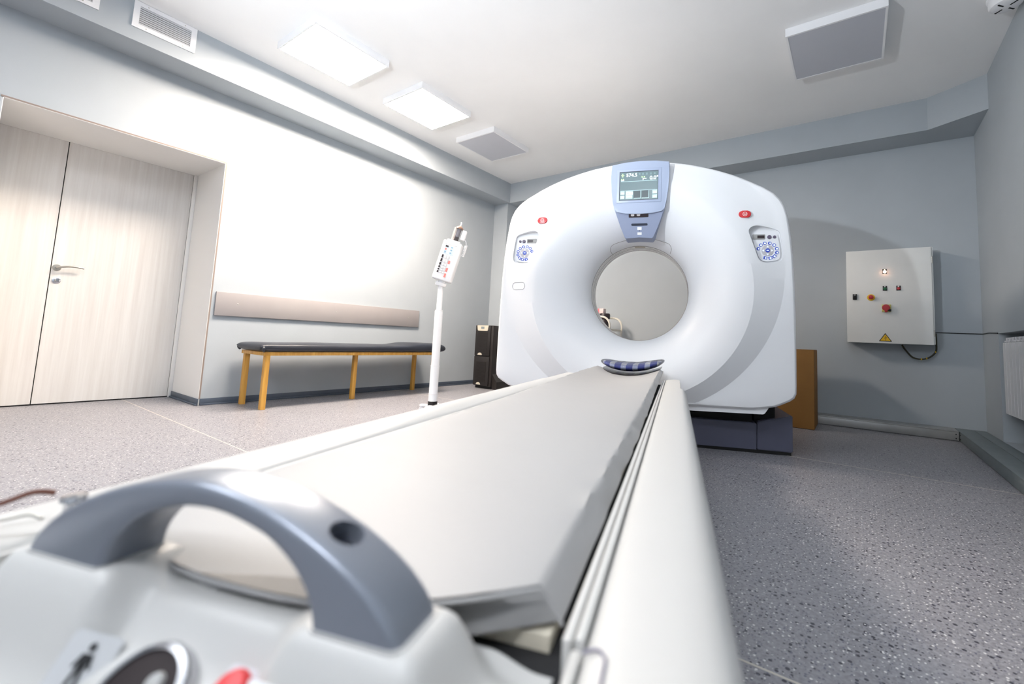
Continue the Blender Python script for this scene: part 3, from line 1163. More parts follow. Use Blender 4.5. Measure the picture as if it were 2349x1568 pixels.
# key panels
M_navy = mat('key_blue', (38, 66, 170), 0.35, emit=(60, 90, 220), es=0.15)
M_glow = mat('key_glow', (226, 236, 255), 0.4, emit=(210, 226, 255), es=0.5)
M_purple = mat('knob_purple', (98, 90, 110), 0.4)
M_pgrey = mat('panel_grey', (160, 160, 158), 0.4)
plate = [(0.728, 1.440), (0.745, 1.458), (0.80, 1.458), (0.870, 1.447), (0.885, 1.43), (0.895, 1.38), (0.903, 1.31), (0.897, 1.278), (0.88, 1.267), (0.82, 1.260), (0.792, 1.266), (0.775, 1.29)]
btn = [(-172, 40), (-127, 111), (-54, 148), (38, 148), (118, 110), (166, 36), (168, -44), (123, -117), (50, -152), (-42, -149)]
for s in (1, -1):
    bm = NB()
    prism(bm, rounded([(s * x, z) for x, z in plate], 0.018), -0.219, -0.200, XZ, 0.004)
    kp = finish(bm, 'key_panel', M_white, g)
    yp = -0.219
    cx, cz = s * 0.828, 1.331
    bm = NB()
    knob_y(bm, cx, yp, cz, [(0, 0), (0.036, 0), (0.036, 0.002), (0.033, 0.003), (0, 0.003)], 32)
    finish(bm, 'key_disc', M_lgrey, kp)
    bm = NB()
    knob_y(bm, cx, yp - 0.003, cz, [(0, 0), (0.0135, 0), (0.0135, 0.003), (0, 0.004)], 24)
    finish(bm, 'centre_key', M_navy, kp)
    bx('key_mark', M_glow, kp, cx - 0.007, cx + 0.007, yp - 0.0080, yp - 0.0068, cz - 0.0028, cz + 0.0028)
    for a in range(4):
        aa = a * PI / 2
        bm = NB()
        q = Vector((math.cos(aa), math.sin(aa)))
        pq = Vector((-q.y, q.x))
        c0 = Vector((cx, cz)) + q * 0.025
        prism(bm, [tuple(c0 + q * 0.007), tuple(c0 + pq * 0.007 - q * 0.004), tuple(c0 - pq * 0.007 - q * 0.004)], yp - 0.0042, yp - 0.003)
        finish(bm, 'arrow_key', M_glow, kp, 0)
    for k, (dx, dz) in enumerate(btn):
        x, z = cx + s * dx * 0.00032, cz + dz * 0.00032
        bm = NB()
        if k < 7:
            knob_y(bm, x, yp, z, [(0, 0), (0.0105, 0), (0.0105, 0.003), (0.009, 0.004), (0, 0.004)], 20)
        else:
            box(bm, -0.011, 0.011, yp - 0.004, yp, -0.009, 0.009, 0.002, 2, Matrix.Translation((x, 0, z)) @ Matrix.Rotation(-math.atan2(dz, s * dx) + PI / 2, 4, 'Y'))
        kk = finish(bm, 'key', M_navy, kp)
        bm = NB()
        if k % 3 == 0:
            box(bm, x - 0.002, x + 0.006, yp - 0.0046, yp - 0.004, z - 0.006, z + 0.004)
        else:
            knob_y(bm, x + 0.001, yp - 0.004, z - 0.001, [(0, 0), (0.0062, 0), (0.0062, 0.0006), (0, 0.0007)], 14)
        finish(bm, 'key_mark', M_glow, kp, 0)
    bm = NB()
    prism(bm, rrect(s * 0.7755 + (0 if s > 0 else 0), 1.421, 0.038, 0.0165, 0.004), yp - 0.003, yp, XZ, 0.001)
    wn = finish(bm, 'readout_window', M_pgrey, kp)
    bx('readout_glass', M_dispd, kp, s * 0.788 - 0.021, s * 0.788 + 0.021, yp - 0.0042, yp - 0.003, 1.412, 1.430)
    for x, r in ((0.838, 0.0125), (0.868, 0.0095)):
        bm = NB()
        knob_y(bm, s * x, yp, 1.419, [(0, 0), (r, 0), (r, 0.005), (r * 0.8, 0.008), (0, 0.008)], 24)
        finish(bm, 'knob', M_purple, kp)

# display console
M_dblue = mat('display_bluegrey', (172, 184, 208), 0.38)
M_dblue_shade = mat('display_bluegrey_shaded', (146, 156, 182), 0.45)  # darker copy of the console colour: shade on the down-facing chin painted in
DX = 0.014
upo = [(-0.199, 1.930), (-0.10, 1.943), (0.0, 1.948), (0.10, 1.944), (0.195, 1.934), (0.194, 1.84), (0.189, 1.74), (0.178, 1.66), (0.163, 1.594), (0.09, 1.580), (0.0, 1.576), (-0.09, 1.580), (-0.163, 1.596), (-0.181, 1.66), (-0.192, 1.74), (-0.199, 1.84)]
bm = NB()
prism(bm, rounded([(DX + x, z) for x, z in upo], 0.012, 3), -0.312, -0.13, XZ, 0.008)
disp = finish(bm, 'display_console', M_dblue, g)
bm = NB()
lowf = [(-0.163, 1.60, -0.302), (0.163, 1.60, -0.302), (0.128, 1.50, -0.275), (0.098, 1.428, -0.262), (0.088, 1.418, -0.260), (0.0, 1.424, -0.261), (-0.088, 1.418, -0.260), (-0.098, 1.428, -0.262), (-0.128, 1.50, -0.275)]
fa = [bm.verts.new((DX + x, y, z)) for x, z, y in lowf]
ba = [bm.verts.new((DX + x * 1.0, -0.12, z)) for x, z, y in lowf]
bm.faces.new(fa)
for i in range(len(fa)):
    bm.faces.new((fa[i], ba[i], ba[(i + 1) % len(fa)], fa[(i + 1) % len(fa)]))
bm.faces.new(list(reversed(ba)))
lowp = finish(bm, 'console_chin', M_dblue_shade, g, 25)
# screen
M_scr = mat('screen_teal', (92, 112, 116), 0.25, emit=(96, 118, 122), es=0.35)
M_scrd = mat('screen_dark', (64, 76, 80), 0.3, emit=(70, 84, 88), es=0.25)
M_frame = mat('screen_edge', (40, 46, 62), 0.4)
M_swht = mat('screen_white', (236, 246, 246), 0.4, emit=(240, 250, 250), es=0.75)
M_sgrn = mat('screen_green', (190, 240, 160), 0.4, emit=(180, 240, 150), es=0.7)
M_spale = mat('screen_pale', (170, 196, 200), 0.4, emit=(180, 206, 212), es=0.5)
M_sfaint = mat('screen_faint', (110, 134, 138), 0.4, emit=(112, 136, 140), es=0.4)
bx('screen_bezel', M_dblue, disp, -0.142, 0.158, -0.3145, -0.312, 1.655, 1.893, 0.002)
bx('screen_frame', M_frame, disp, -0.125, 0.137, -0.3155, -0.3145, 1.672, 1.876)
bx('screen', M_scr, disp, -0.121, 0.135, -0.3162, -0.3155, 1.675, 1.871)
yt = -0.3166


def scr(x0, x1, z0, z1, m, name='screen_graphic', y=yt):
    return bx(name, m, disp, x0, x1, y, -0.3160, z0, z1)


text('574.5', 0.034, M_swht, 'readout', disp, (-0.079, yt, 1.838), bold=0.0006)
text('0.0\u00b0', 0.036, M_swht, 'readout', disp, (0.080, yt, 1.812), bold=0.0006)
scr(-0.114, 0.130, 1.8035, 1.8065, M_spale)
scr(-0.114, -0.092, 1.8475, 1.8515, M_sgrn)
for dz in (0.0085, -0.0085):
    bm = NB()
    knob_y(bm, -0.103, -0.3160, 1.8495 + dz, [(0, 0), (0.0042, 0), (0.0042, 0.0006), (0, 0.0006)], 12)
    finish(bm, 'screen_graphic', M_sgrn, disp, 0)
for x in (-0.109, -0.097):
    bm = NB()
    knob_y(bm, x, -0.3160, 1.822, [(0, 0), (0.0042, 0), (0.0042, 0.0006), (0, 0.0006)], 12)
    finish(bm, 'screen_graphic', M_sgrn, disp, 0)
scr(-0.114, -0.092, 1.8105, 1.8155, M_swht)
for x in (0.029, 0.044):
    bm = NB()
    knob_y(bm, x, -0.3160, 1.833, [(0, 0), (0.0046, 0), (0.0046, 0.0006), (0, 0.0006)], 12)
    finish(bm, 'screen_graphic', M_sgrn, disp, 0)
bm = NB()
prism(bm, [(0.033, 1.829), (0.039, 1.824), (0.058, 1.824), (0.058, 1.819), (0.040, 1.819), (0.038, 1.811), (0.033, 1.811)], yt, -0.3160)
finish(bm, 'screen_graphic', M_swht, disp, 0)
for x in (0.012, 0.034, 0.060, 0.087, 0.112):
    scr(x - 0.006, x + 0.006, 1.847, 1.861, M_sfaint)
scr(-0.116, 0.132, 1.7385, 1.7410, M_spale)
for z0, z1 in ((1.712, 1.737), (1.682, 1.706)):
    scr(-0.116, -0.087, z0, z1, M_spale, 'screen_key')
    scr(0.100, 0.131, z0, z1, M_spale, 'screen_key')
    scr(-0.108, -0.092, z0 + 0.006, z0 + 0.014, M_swht, y=yt - 0.0004)
    scr(0.108, 0.126, z0 + 0.006, z0 + 0.014, M_swht, y=yt - 0.0004)
scr(-0.080, -0.032, 1.682, 1.737, M_spale, 'screen_key')
text('OM', 0.030, M_swht, 'readout', disp, (-0.0765, yt - 0.0006, 1.710), bold=0.0002)
scr(-0.075, -0.037, 1.694, 1.700, M_swht, y=yt - 0.0004)
for x in (-0.024, 0.030):
    scr(x, x + 0.044, 1.688, 1.737, M_scrd, 'screen_key')
    scr(x + 0.045, x + 0.048, 1.683, 1.737, M_spale)
    scr(x, x + 0.048, 1.683, 1.686, M_spale)


# chin details lie on the sloped chin face
def chin(z):
    return -0.302 + (1.60 - z) / 0.10 * 0.027 if z > 1.50 else -0.275 + (1.50 - z) / 0.072 * 0.013


TILT = Matrix.Rotation(-math.atan2(0.027, 0.10), 4, 'X')


def onchin(name, m, x, z, hw, hh, r, th=0.002, dz=0.0):
    bm = NB()
    pts = rrect(0, 0, hw, hh, r, 5)
    prism(bm, pts, -th - dz, 0.004)
    bmesh.ops.transform(bm, matrix=Matrix.Translation((x, chin(z), z)) @ Matrix.Rotation(math.atan2(0.027, 0.10), 4, 'X'), verts=bm.verts)
    return finish(bm, name, m, lowp, 0)


onchin('camera_window', M_dispd, 0.010, 1.572, 0.066, 0.015, 0.003, 0.003)
M_lens = mat('lens_white', (206, 202, 200), 0.4)
onchin('camera_eye', M_lens, -0.030, 1.573, 0.012, 0.008, 0.0078, 0.002, 0.002)
onchin('camera_eye', M_lens, 0.010, 1.573, 0.012, 0.008, 0.0078, 0.002, 0.002)
onchin('speaker_slot', M_frame, 0.016, 1.510, 0.055, 0.0075, 0.0072, 0.003)
onchin('warning_sticker', M_key, 0.017, 1.484, 0.0145, 0.010, 0.001, 0.001)
onchin('indicator_dot', M_black, 0.017, 1.467, 0.003, 0.003, 0.0029, 0.001)
onchin('warning_sticker', M_key, 0.018, 1.449, 0.0145, 0.009, 0.001, 0.001)

# base of the gantry
M_base = mat('base_slate', (84, 86, 104), 0.45, var=0.04)
bm = NB()
prism(bm, [(-0.806, 0.040), (-0.46, 0.0), (0.0, -0.012), (0.46, 0.0), (0.806, 0.040), (0.806, 0.72), (-0.806, 0.72)], 0.198, 0.022, XY, 0.012)
finish(bm, 'base_front', M_base, g)
for s in (-1, 1):
    bm = NB()
    f_ = [(s * 0.810, 0.040), (s * 1.030, 0.050), (s * 1.030, 0.72), (s * 0.810, 0.72)]
    lo_ = [bm.verts.new((x, y, 0.022)) for x, y in f_]
    hi_ = [bm.verts.new((x, y + 0.006, z)) for (x, y), z in zip(f_, (0.204, 0.262, 0.262, 0.204))]
    bm.faces.new(lo_)
    bm.faces.new(list(reversed(hi_)))
    for i in range(4):
        bm.faces.new((lo_[i], hi_[i], hi_[(i + 1) % 4], lo_[(i + 1) % 4]))
    bmesh.ops.bevel(bm, geom=[e for e in bm.edges], offset=0.006, segments=2, affect='EDGES')
    finish(bm, 'base_end', M_base, g)
bm = NB()
prism(bm, [(-1.02, 0.058), (-0.46, 0.012), (0.0, 0.0), (0.46, 0.012), (1.02, 0.058), (1.02, 0.71), (-1.02, 0.71)], 0.022, 0.0, XY)
finish(bm, 'kick_plate', M_rubber, g, 0)
bm = NB()
box(bm, -0.78, 0.78, 0.06, 0.62, 0.19, 0.285)
box(bm, 0.80, 0.93, 0.10, 0.60, 0.20, 0.40)
box(bm, -0.93, -0.80, 0.10, 0.60, 0.20, 0.40)
finish(bm, 'tilt_mount', M_rubber, g, 0)

# ------------------------------------------------------------------ patient table (local x across, y along, measured from the foot end)
V0 = 1.25
T = thing('patient_table', 'long white scanner patient table with padded top and grey arched handle', 'scanner table', gloc(-0.278, V0), GA)


def tv(v):
    return v - V0


def sweep_y(bm, prof, y0, y1):
    a = [bm.verts.new((x, y0, z)) for x, z in prof]
    b = [bm.verts.new((x, y1, z)) for x, z in prof]
    n = len(prof)
    for i in range(n):
        bm.faces.new((a[i], a[(i + 1) % n], b[(i + 1) % n], b[i]))
    bm.faces.new(a)
    bm.faces.new(list(reversed(b)))


cov = [(0.300, 0.13), (0.227, 0.40), (0.227, 0.507), (0.231, 0.513), (0.240, 0.517), (0.258, 0.521), (0.280, 0.523), (0.298, 0.5215), (0.309, 0.517), (0.317, 0.508), (0.322, 0.495), (0.3245, 0.47), (0.325, 0.40), (0.322, 0.30), (0.312, 0.13)]
for s in (1, -1):
    bm = NB()
    sweep_y(bm, [(s * x, z) for x, z in cov], tv(0.06), tv(1.95))
    sweep_y(bm, [(s * min(x, 0.305 - 0.004 * (0.523 - z) * 10 * 0), z - (0.002 if x > 0.25 else 0)) for x, z in cov if x <= 0.305] + [(s * 0.307, 0.47), (s * 0.307, 0.13)][:2], tv(1.95), tv(2.42))
    finish(bm, 'side_cover', M_cover, T, 40)
    for k, (x0, x1, zt_) in enumerate(((0.2125, 0.2185, 0.5125), (0.2205, 0.2265, 0.5145))):
        bx('rail_strip', M_cover, T, min(s * x0, s * x1), max(s * x0, s * x1), tv(0.292), tv(2.42), 0.46, zt_, 0.0012)
bx('end_cap', M_cover, T, 0.2205, 0.2268, tv(0.07), tv(0.284), 0.40, 0.5135, 0.0012)
bx('end_cap', M_cover, T, -0.2268, -0.2205, tv(0.07), tv(0.284), 0.40, 0.5135, 0.0012)
bx('table_body', M_cover, T, -0.224, 0.224, tv(0.16), tv(2.40), 0.12, 0.462, 0.004)
bx('rail_channel', M_gap, T, -0.212, 0.212, tv(0.27), tv(2.42), 0.462, 0.490)
bx('table_base', M_base, T, -0.30, 0.30, tv(0.12), tv(2.30), 0.0, 0.119, 0.012)
# inset end panel with rounded seam on each side cover
M_seam = mat('seam_lilac_grey', (128, 124, 140), 0.5)
bm = NB()
tube(bm, catmull([(0.2275, tv(0.283), 0.5135), (0.236, tv(0.283), 0.5172), (0.2415, tv(0.276), 0.5185), (0.2425, tv(0.262), 0.5188), (0.2425, tv(0.16), 0.5188), (0.2425, tv(0.07), 0.5188)], 5), 0.0010, 6)
finish(bm, 'panel_seam', M_seam, T)

# padded top
M_pad = mat('pad_offwhite', (163, 162, 161), 0.5, var=0.015, vs=5, bump=0.1, bs=120, spec=0.35)
bm = NB()
sec = []
for k in range(17):
    q = -1 + 2 * k / 16
    sec.append((0.186 * q, 0.0, 0))
loop = []
# cross-section: top row, right side, bottom, left side  (x, dz below top, is_side)
top_ = [(0.184 * (-1 + 2 * k / 20), 0.0 - 0.003 * (abs(-1 + 2 * k / 20) ** 8), 0) for k in range(21)]
right_ = [(0.1885, -0.0035, 1), (0.1925, -0.008, 1), (0.197, -0.014, 1), (0.202, -0.020, 1), (0.2055, -0.025, 1)]
bot_ = [(0.12, -0.027, 0), (0, -0.027, 0), (-0.12, -0.027, 0)]
left_ = [(-x, z, f) for x, z, f in reversed(right_)]
loop = top_ + right_ + bot_ + left_
nv = 150
rows = []
V1 = 2.78
for i in range(nv + 1):
    t_ = i / nv
    row = []
    for x, dz, f in loop:
        ax = min(1.0, abs(x) / 0.19)
        vend = 0.243 + 0.080 * ax ** 2.6
        v = vend + (V1 - vend) * (t_ ** 1.25)
        cv = sm(0.9, 2.6, v)
        z = 0.530 + dz + cv * (-0.020 + 0.042 * (x / 0.19) ** 2)
        if not f and dz > -0.01:
            z += 0.0012 * noise.noise(Vector((x * 5, v * 2.5, 1.7)))
        xx = x
        if f:
            xx += math.copysign(1, x) * 0.0028 * noise.noise(Vector((v * 14, dz * 60, 5.0 + (x > 0)))) * sm(0.34, 0.5, v)
            z += 0.0022 * noise.noise(Vector((v * 19, dz * 50, 9.0 + (x > 0)))) * sm(0.34, 0.5, v)
        row.append(bm.verts.new((xx, tv(v), z)))
    rows.append(row)
n = len(loop)
for i in range(nv):
    for j in range(n):
        bm.faces.new((rows[i][j], rows[i][(j + 1) % n], rows[i + 1][(j + 1) % n], rows[i + 1][j]))
fe = bm.faces.new(list(reversed(rows[0])))
bm.faces.new(rows[-1])
mt = finish(bm, 'padded_top', M_pad, T, 45)
# piping along the end face of the pad
bm = NB()
pp = []
for x, dz, f in top_ + right_:
    if x >= -0.186:
        ax = min(1.0, abs(x) / 0.19)
        pp.append((x, tv(0.243 + 0.080 * ax ** 2.6) - 0.0006, 0.530 + dz - 0.0030))
tube(bm, pp, 0.0016, 6)
finish(bm, 'piping', M_pad, mt)
bm = NB()
# carrier plate below the pad
rows = []
for i in range(60):
    v = 0.31 + (3.02 - 0.31) * i / 59
    cv = sm(0.9, 2.6, v)
    row = []
    for k in range(15):
        x = 0.200 * (-1 + 2 * k / 14)
        row.append((x, tv(v), 0.5005 + cv * (-0.020 + 0.042 * (x / 0.19) ** 2)))
    rows.append(row)
tp = [[bm.verts.new(p) for p in r] for r in rows]
bt = [[bm.verts.new((p[0], p[1], p[2] - 0.012)) for p in r] for r in rows]
for i in range(59):
    for k in range(14):
        bm.faces.new((tp[i][k], tp[i][k + 1], tp[i + 1][k + 1], tp[i + 1][k]))
        bm.faces.new((bt[i][k], bt[i + 1][k], bt[i + 1][k + 1], bt[i][k + 1]))
    for k in (0, 14):
        bm.faces.new((tp[i][k], tp[i + 1][k], bt[i + 1][k], bt[i][k]))
for i in (0, 59):
    for k in range(14):
        bm.faces.new((tp[i][k], bt[i][k], bt[i][k + 1], tp[i][k + 1]))
finish(bm, 'carrier', mat('carrier_cream', (206, 198, 180), 0.5), T)


# moulded foot-end shell
def zshell(x, v):
    d = 0.216 - v
    w_ = 0.010
    sp_ = w_ * math.log(1 + math.exp(max(-30, min(30, d / w_))))
    b = 0.505 - 0.95 * sp_
    b += 0.016 * sm(0.105, 0.075, abs(x)) * sm(0.212, 0.238, v) * sm(0.272, 0.250, v)
    b -= 0.006 * sm(0.255, 0.275, v)
    b -= 0.008 * sm(0.165, 0.20, x)
    b -= 0.55 * max(0, -x - 0.185) + 0.0
    best = b
    for s in (-1, 1):
        dx = max(0, abs(x - (0.1145 if s > 0 else -0.1245)) - (0.034 if s > 0 else 0.044))
        dv = max(0, abs(v - 0.238) - 0.020)
        k = 1 - sm(0.0, 0.030, math.hypot(dx, dv))
        best = max(best, b + (0.5345 - b) * k)
    return best


bm = NB()
nx, nv = 84, 56
gr = []
for j in range(nv + 1):
    v = 0.03 + (0.288 - 0.03) * j / nv
    gr.append([])
    for i in range(nx + 1):
        x = -0.222 + (0.2085 + 0.222) * i / nx
        vm = 0.288 - 0.03 * (1 - sm(0.05, 0.12, abs(x)))
        vv = min(v, vm) if False else v
        gr[-1].append(bm.verts.new((x, tv(vv), zshell(x, vv))))
for j in range(nv):
    for i in range(nx):
        bm.faces.new((gr[j][i], gr[j][i + 1], gr[j + 1][i + 1], gr[j + 1][i]))
edge = [gr[0][i] for i in range(nx + 1)] + [gr[j][nx] for j in range(1, nv + 1)] + [gr[nv][i] for i in range(nx - 1, -1, -1)] + [gr[j][0] for j in range(nv - 1, 0, -1)]
low = [bm.verts.new((v.co.x, v.co.y, 0.20)) for v in edge]
ne = len(edge)
for i in range(ne):
    bm.faces.new((edge[i], low[i], low[(i + 1) % ne], edge[(i + 1) % ne]))
bm.faces.new(low)
fs = finish(bm, 'foot_shell', M_cover, T, 50)

# arched handle
M_handle = mat('silver_grey_paint', (128, 133, 143), 0.32, metal=0.45)
bm = NB()
na = 64
HP = 2 / 1.65
rings = []
for i in range(na + 1):
    ph = PI * i / na
    c, s_ = math.cos(ph), math.sin(ph)
    po = Vector((-0.010 + 0.153 * math.copysign(abs(c) ** HP, c), 0.531 + 0.068 * s_ ** HP))
    pi_ = Vector((0.086 * c, 0.531 + 0.053 * s_))
    d = po - pi_
    hw_ = 0.0195 + 0.002 * (1 - s_)
    ring = []
    ln = d.length
    r_ = min(0.006, ln * 0.3)
    for sx_, sy_, a0 in ((1, 1, 0), (-1, 1, 90), (-1, -1, 180), (1, -1, 270)):
        for q in range(5):
            a = math.radians(a0 + 90 * q / 4)
            uu = sx_ * (ln / 2 - r_) + r_ * math.cos(a)
            vv = sy_ * (hw_ - r_) + r_ * math.sin(a)
            # outer face slightly crowned
            p = (po + pi_) / 2 + d.normalized() * (uu + (0.0015 * (1 - (vv / hw_) ** 2) if uu > 0 else 0))
            ring.append(bm.verts.new((p.x, tv(0.237) + vv, p.y)))
    rings.append(ring)
n = len(rings[0])
for i in range(na):
    for j in range(n):
        bm.faces.new((rings[i][j], rings[i][(j + 1) % n], rings[i + 1][(j + 1) % n], rings[i + 1][j]))
bm.faces.new(list(reversed(rings[0])))
bm.faces.new(rings[-1])
handle = finish(bm, 'arched_handle', M_handle, T, 40)
handle['label'] = 'silver grey arched grab handle'
ph = math.acos((0.098 / 0.153) ** (1 / HP))
hc = Vector((0.088, tv(0.239), 0.531 + 0.068 * math.sin(ph) ** HP))
nr = Vector((0.50, 0, 0.866)).normalized()
bm = NB()
tube(bm, [hc - nr * 0.013, hc + nr * 0.02], 0.0108, 32)
c = finish(bm, 'cutter', M_handle, T, 0)
cut(handle, c)
handle.data.polygons.foreach_set('use_smooth', [True] * len(handle.data.polygons))
handle.data.set_sharp_from_angle(angle=math.radians(40))
bm = NB()
lathe(bm, [(0.0, 0), (0.0105, 0), (0.0105, 0.0015), (0, 0.0015)], 28, Matrix.Translation(hc - nr * 0.0128) @ nr.to_track_quat('Z', 'Y').to_matrix().to_4x4())
finish(bm, 'screw_recess', mat('recess_dark', (46, 48, 58), 0.5), handle)
# dark gasket under the handle feet
for s in (-1, 1):
    bm = NB()
    prism(bm, rrect((0.1145 if s > 0 else -0.1245), tv(0.237), 0.0305 if s > 0 else 0.0405, 0.0222, 0.007), 0.5352, 0.5290, XY)
    finish(bm, 'gasket', M_cover, handle, 0)


# items printed / mounted on the sloping foot panel
def shell_frame(x, v, lift=0.0):
    e = 0.002
    z = zshell(x, v)
    dx = (zshell(x + e, v) - zshell(x - e, v)) / (2 * e)
    dv = (zshell(x, v + e) - zshell(x, v - e)) / (2 * e)
    nrm = Vector((-dx, -dv, 1)).normalized()
    ay = Vector((0, 1, dv)).normalized()
    ax = ay.cross(nrm).normalized()
    ay = nrm.cross(ax)
    p = Vector((x, tv(v), z)) + nrm * lift
    return Matrix(((ax.x, ay.x, nrm.x, p.x), (ax.y, ay.y, nrm.y, p.y), (ax.z, ay.z, nrm.z, p.z), (0, 0, 0, 1)))


def decal(name, m, polys, x, v, lift, th=0.0006, parent=None):
    bm = NB()
    for pl in polys:
        prism(bm, pl, lift + th, lift - 0.002 if lift < 0.001 else lift, XY)
    bmesh.ops.transform(bm, matrix=shell_frame(x, v), verts=bm.verts)
    return finish(bm, name, m, parent or fs, 0)


M_stick = mat('sticker_white', (190, 191, 192), 0.4)
M_stick2 = mat('label_white', (240, 241, 242), 0.4)
st = decal('patient_sticker', M_stick, [rrect(0, 0, 0.0145, 0.0150, 0.0025)], -0.061, 0.2012, 0.0024)
figure = [[(0.0034 * math.cos(a), 0.0145 + 0.0040 * math.sin(a)) for a in [2 * PI * i / 14 for i in range(14)]],
          [(-0.0050, 0.0085), (0.0050, 0.0085), (0.0055, 0.005), (0.0040, -0.004), (-0.0040, -0.004), (-0.0055, 0.005)],
          [(-0.0055, 0.0080), (-0.0045, 0.004), (-0.0075, -0.004), (-0.0092, -0.0036)],
          [(0.0055, 0.0080), (0.0092, -0.0036), (0.0075, -0.004), (0.0045, 0.004)],
          [(-0.0040, -0.004), (-0.0004, -0.004), (-0.0032, -0.019), (-0.0060, -0.019)],
          [(0.0004, -0.004), (0.0040, -0.004), (0.0060, -0.019), (0.0032, -0.019)]]
decal('person_pictogram', M_black, [[(x_ * 0.56, y_ * 0.56) for x_, y_ in f_] for f_ in figure], -0.061, 0.2012, 0.0032, parent=st)
M_knobd = mat('knob_brown_black', (40, 33, 34), 0.6, spec=0.2)
bm = NB()
lathe(bm, [(0, -0.004), (0.030, -0.004), (0.030, 0.005), (0.028, 0.008), (0.0245, 0.009), (0.0245, 0.004), (0.0, 0.004)], 48)
bmesh.ops.transform(bm, matrix=shell_frame(-0.006, 0.196), verts=bm.verts)
kb = finish(bm, 'dial_ring', M_chrome, fs)
bm = NB()
lathe(bm, [(0, 0.004), (0.0243, 0.004), (0.0243, 0.0075), (0.02, 0.009), (0, 0.010)], 40)
bmesh.ops.transform(bm, matrix=shell_frame(-0.006, 0.196), verts=bm.verts)
kf = finish(bm, 'dial_face', M_knobd, kb)
for dx, dy, r in ((0.008, 0.010, 0.0055), (-0.006, -0.004, 0.0055), (0.010, -0.006, 0.004)):
    bm = NB()
    lathe(bm, [(0, 0.009), (r, 0.009), (r * 0.8, 0.0112), (0, 0.0115)], 20)
    bmesh.ops.transform(bm, matrix=shell_frame(-0.006, 0.196) @ Matrix.Translation((dx, dy, 0)), verts=bm.verts)
    finish(bm, 'dial_button', M_pgrey, kb)
pl = decal('button_plate', M_lgrey, [rrect(0, 0, 0.0125, 0.0125, 0.003)], 0.046, 0.2095, 0.0016)
bm = NB()
lathe(bm, [(0, 0.001), (0.0105, 0.001), (0.0105, 0.006), (0.008, 0.009), (0, 0.010)], 28)
bmesh.ops.transform(bm, matrix=shell_frame(0.046, 0.2095), verts=bm.verts)
finish(bm, 'red_button', M_ered, pl)
decal('white_sticker', M_stick2, [rrect(0, 0, 0.019, 0.008, 0.001)], 0.084, 0.2005, 0.0018)
# dark carbon head holder at the gantry end, below the pillow
M_carb = mat('carbon_black', (30, 24, 26), 0.25)
bm = NB()
nr_, nc = 14, 24
rows = []
for i in range(nr_ + 1):
    v = 2.60 + 0.42 * i / nr_
    row = []
    wv = 0.175 * math.sqrt(max(0.0, 1 - ((v - 2.82) / 0.26) ** 2)) if v < 2.82 else 0.175
    wv = max(wv, 0.05)
    for k in range(nc + 1):
        x = 0.018 + wv * (-1 + 2 * k / nc)
        row.append((x, tv(v), 0.5160 + 1.05 * (x - 0.0) ** 2))
    rows.append(row)
tp = [[bm.verts.new(p) for p in r] for r in rows]
bt = [[bm.verts.new((p[0], p[1], p[2] - 0.005)) for p in r] for r in rows]
for i in range(nr_):
    for k in range(nc):
        bm.faces.new((tp[i][k], tp[i][k + 1], tp[i + 1][k + 1], tp[i + 1][k]))
        bm.faces.new((bt[i][k], bt[i + 1][k], bt[i + 1][k + 1], bt[i][k + 1]))
    for k in (0, nc):
        bm.faces.new((tp[i][k], tp[i + 1][k], bt[i + 1][k], bt[i][k]))
for i in (0, nr_):
    for k in range(nc):
        bm.faces.new((tp[i][k], bt[i][k], bt[i][k + 1], tp[i][k + 1]))
finish(bm, 'head_plate', M_carb, T)
# small clips and cords on the far side cover at the foot end
bm = NB()
lathe(bm, [(0, 0.0), (0.010, 0.0), (0.010, 0.004), (0.007, 0.006), (0.007, 0.016), (0.010, 0.018), (0.009, 0.022), (0, 0.023)], 20, Matrix.Translation((-0.245, tv(0.285), 0.516)))
finish(bm, 'clip_post', M_chrome, T)
CORD = Matrix.Translation((-0.247, tv(0.272), 0.538))
bm = NB()
tube(bm, catmull([(0.0, 0.0, 0.006), (-0.006, -0.012, 0.009), (-0.012, -0.03, 0.004), (-0.03, -0.05, -0.001), (-0.075, -0.08, -0.022)], 6), 0.0022, 8)
bmesh.ops.transform(bm, matrix=CORD, verts=bm.verts)
cb = finish(bm, 'strap_cord', mat('brown_cord', (96, 48, 30), 0.6), T)
cb['label'] = 'brown cord hooked on a chrome clip'
bm = NB()
tube(bm, catmull([(0.022, -0.018, -0.006), (0.012, -0.022, -0.003), (0.004, -0.035, -0.004), (-0.02, -0.06, -0.005), (-0.06, -0.09, -0.02)], 6), 0.0016, 8)
bmesh.ops.transform(bm, matrix=CORD, verts=bm.verts)
finish(bm, 'strap_wire', M_steel, T)

# ------------------------------------------------------------------ pillow in clear wrap
P0 = 2.80
pw = thing('head_pillow', 'blue and white checked pillow in clear wrap at the scanner end of the table', 'pillow', gloc(-0.278 + 0.022, P0, 0.5275), GA)


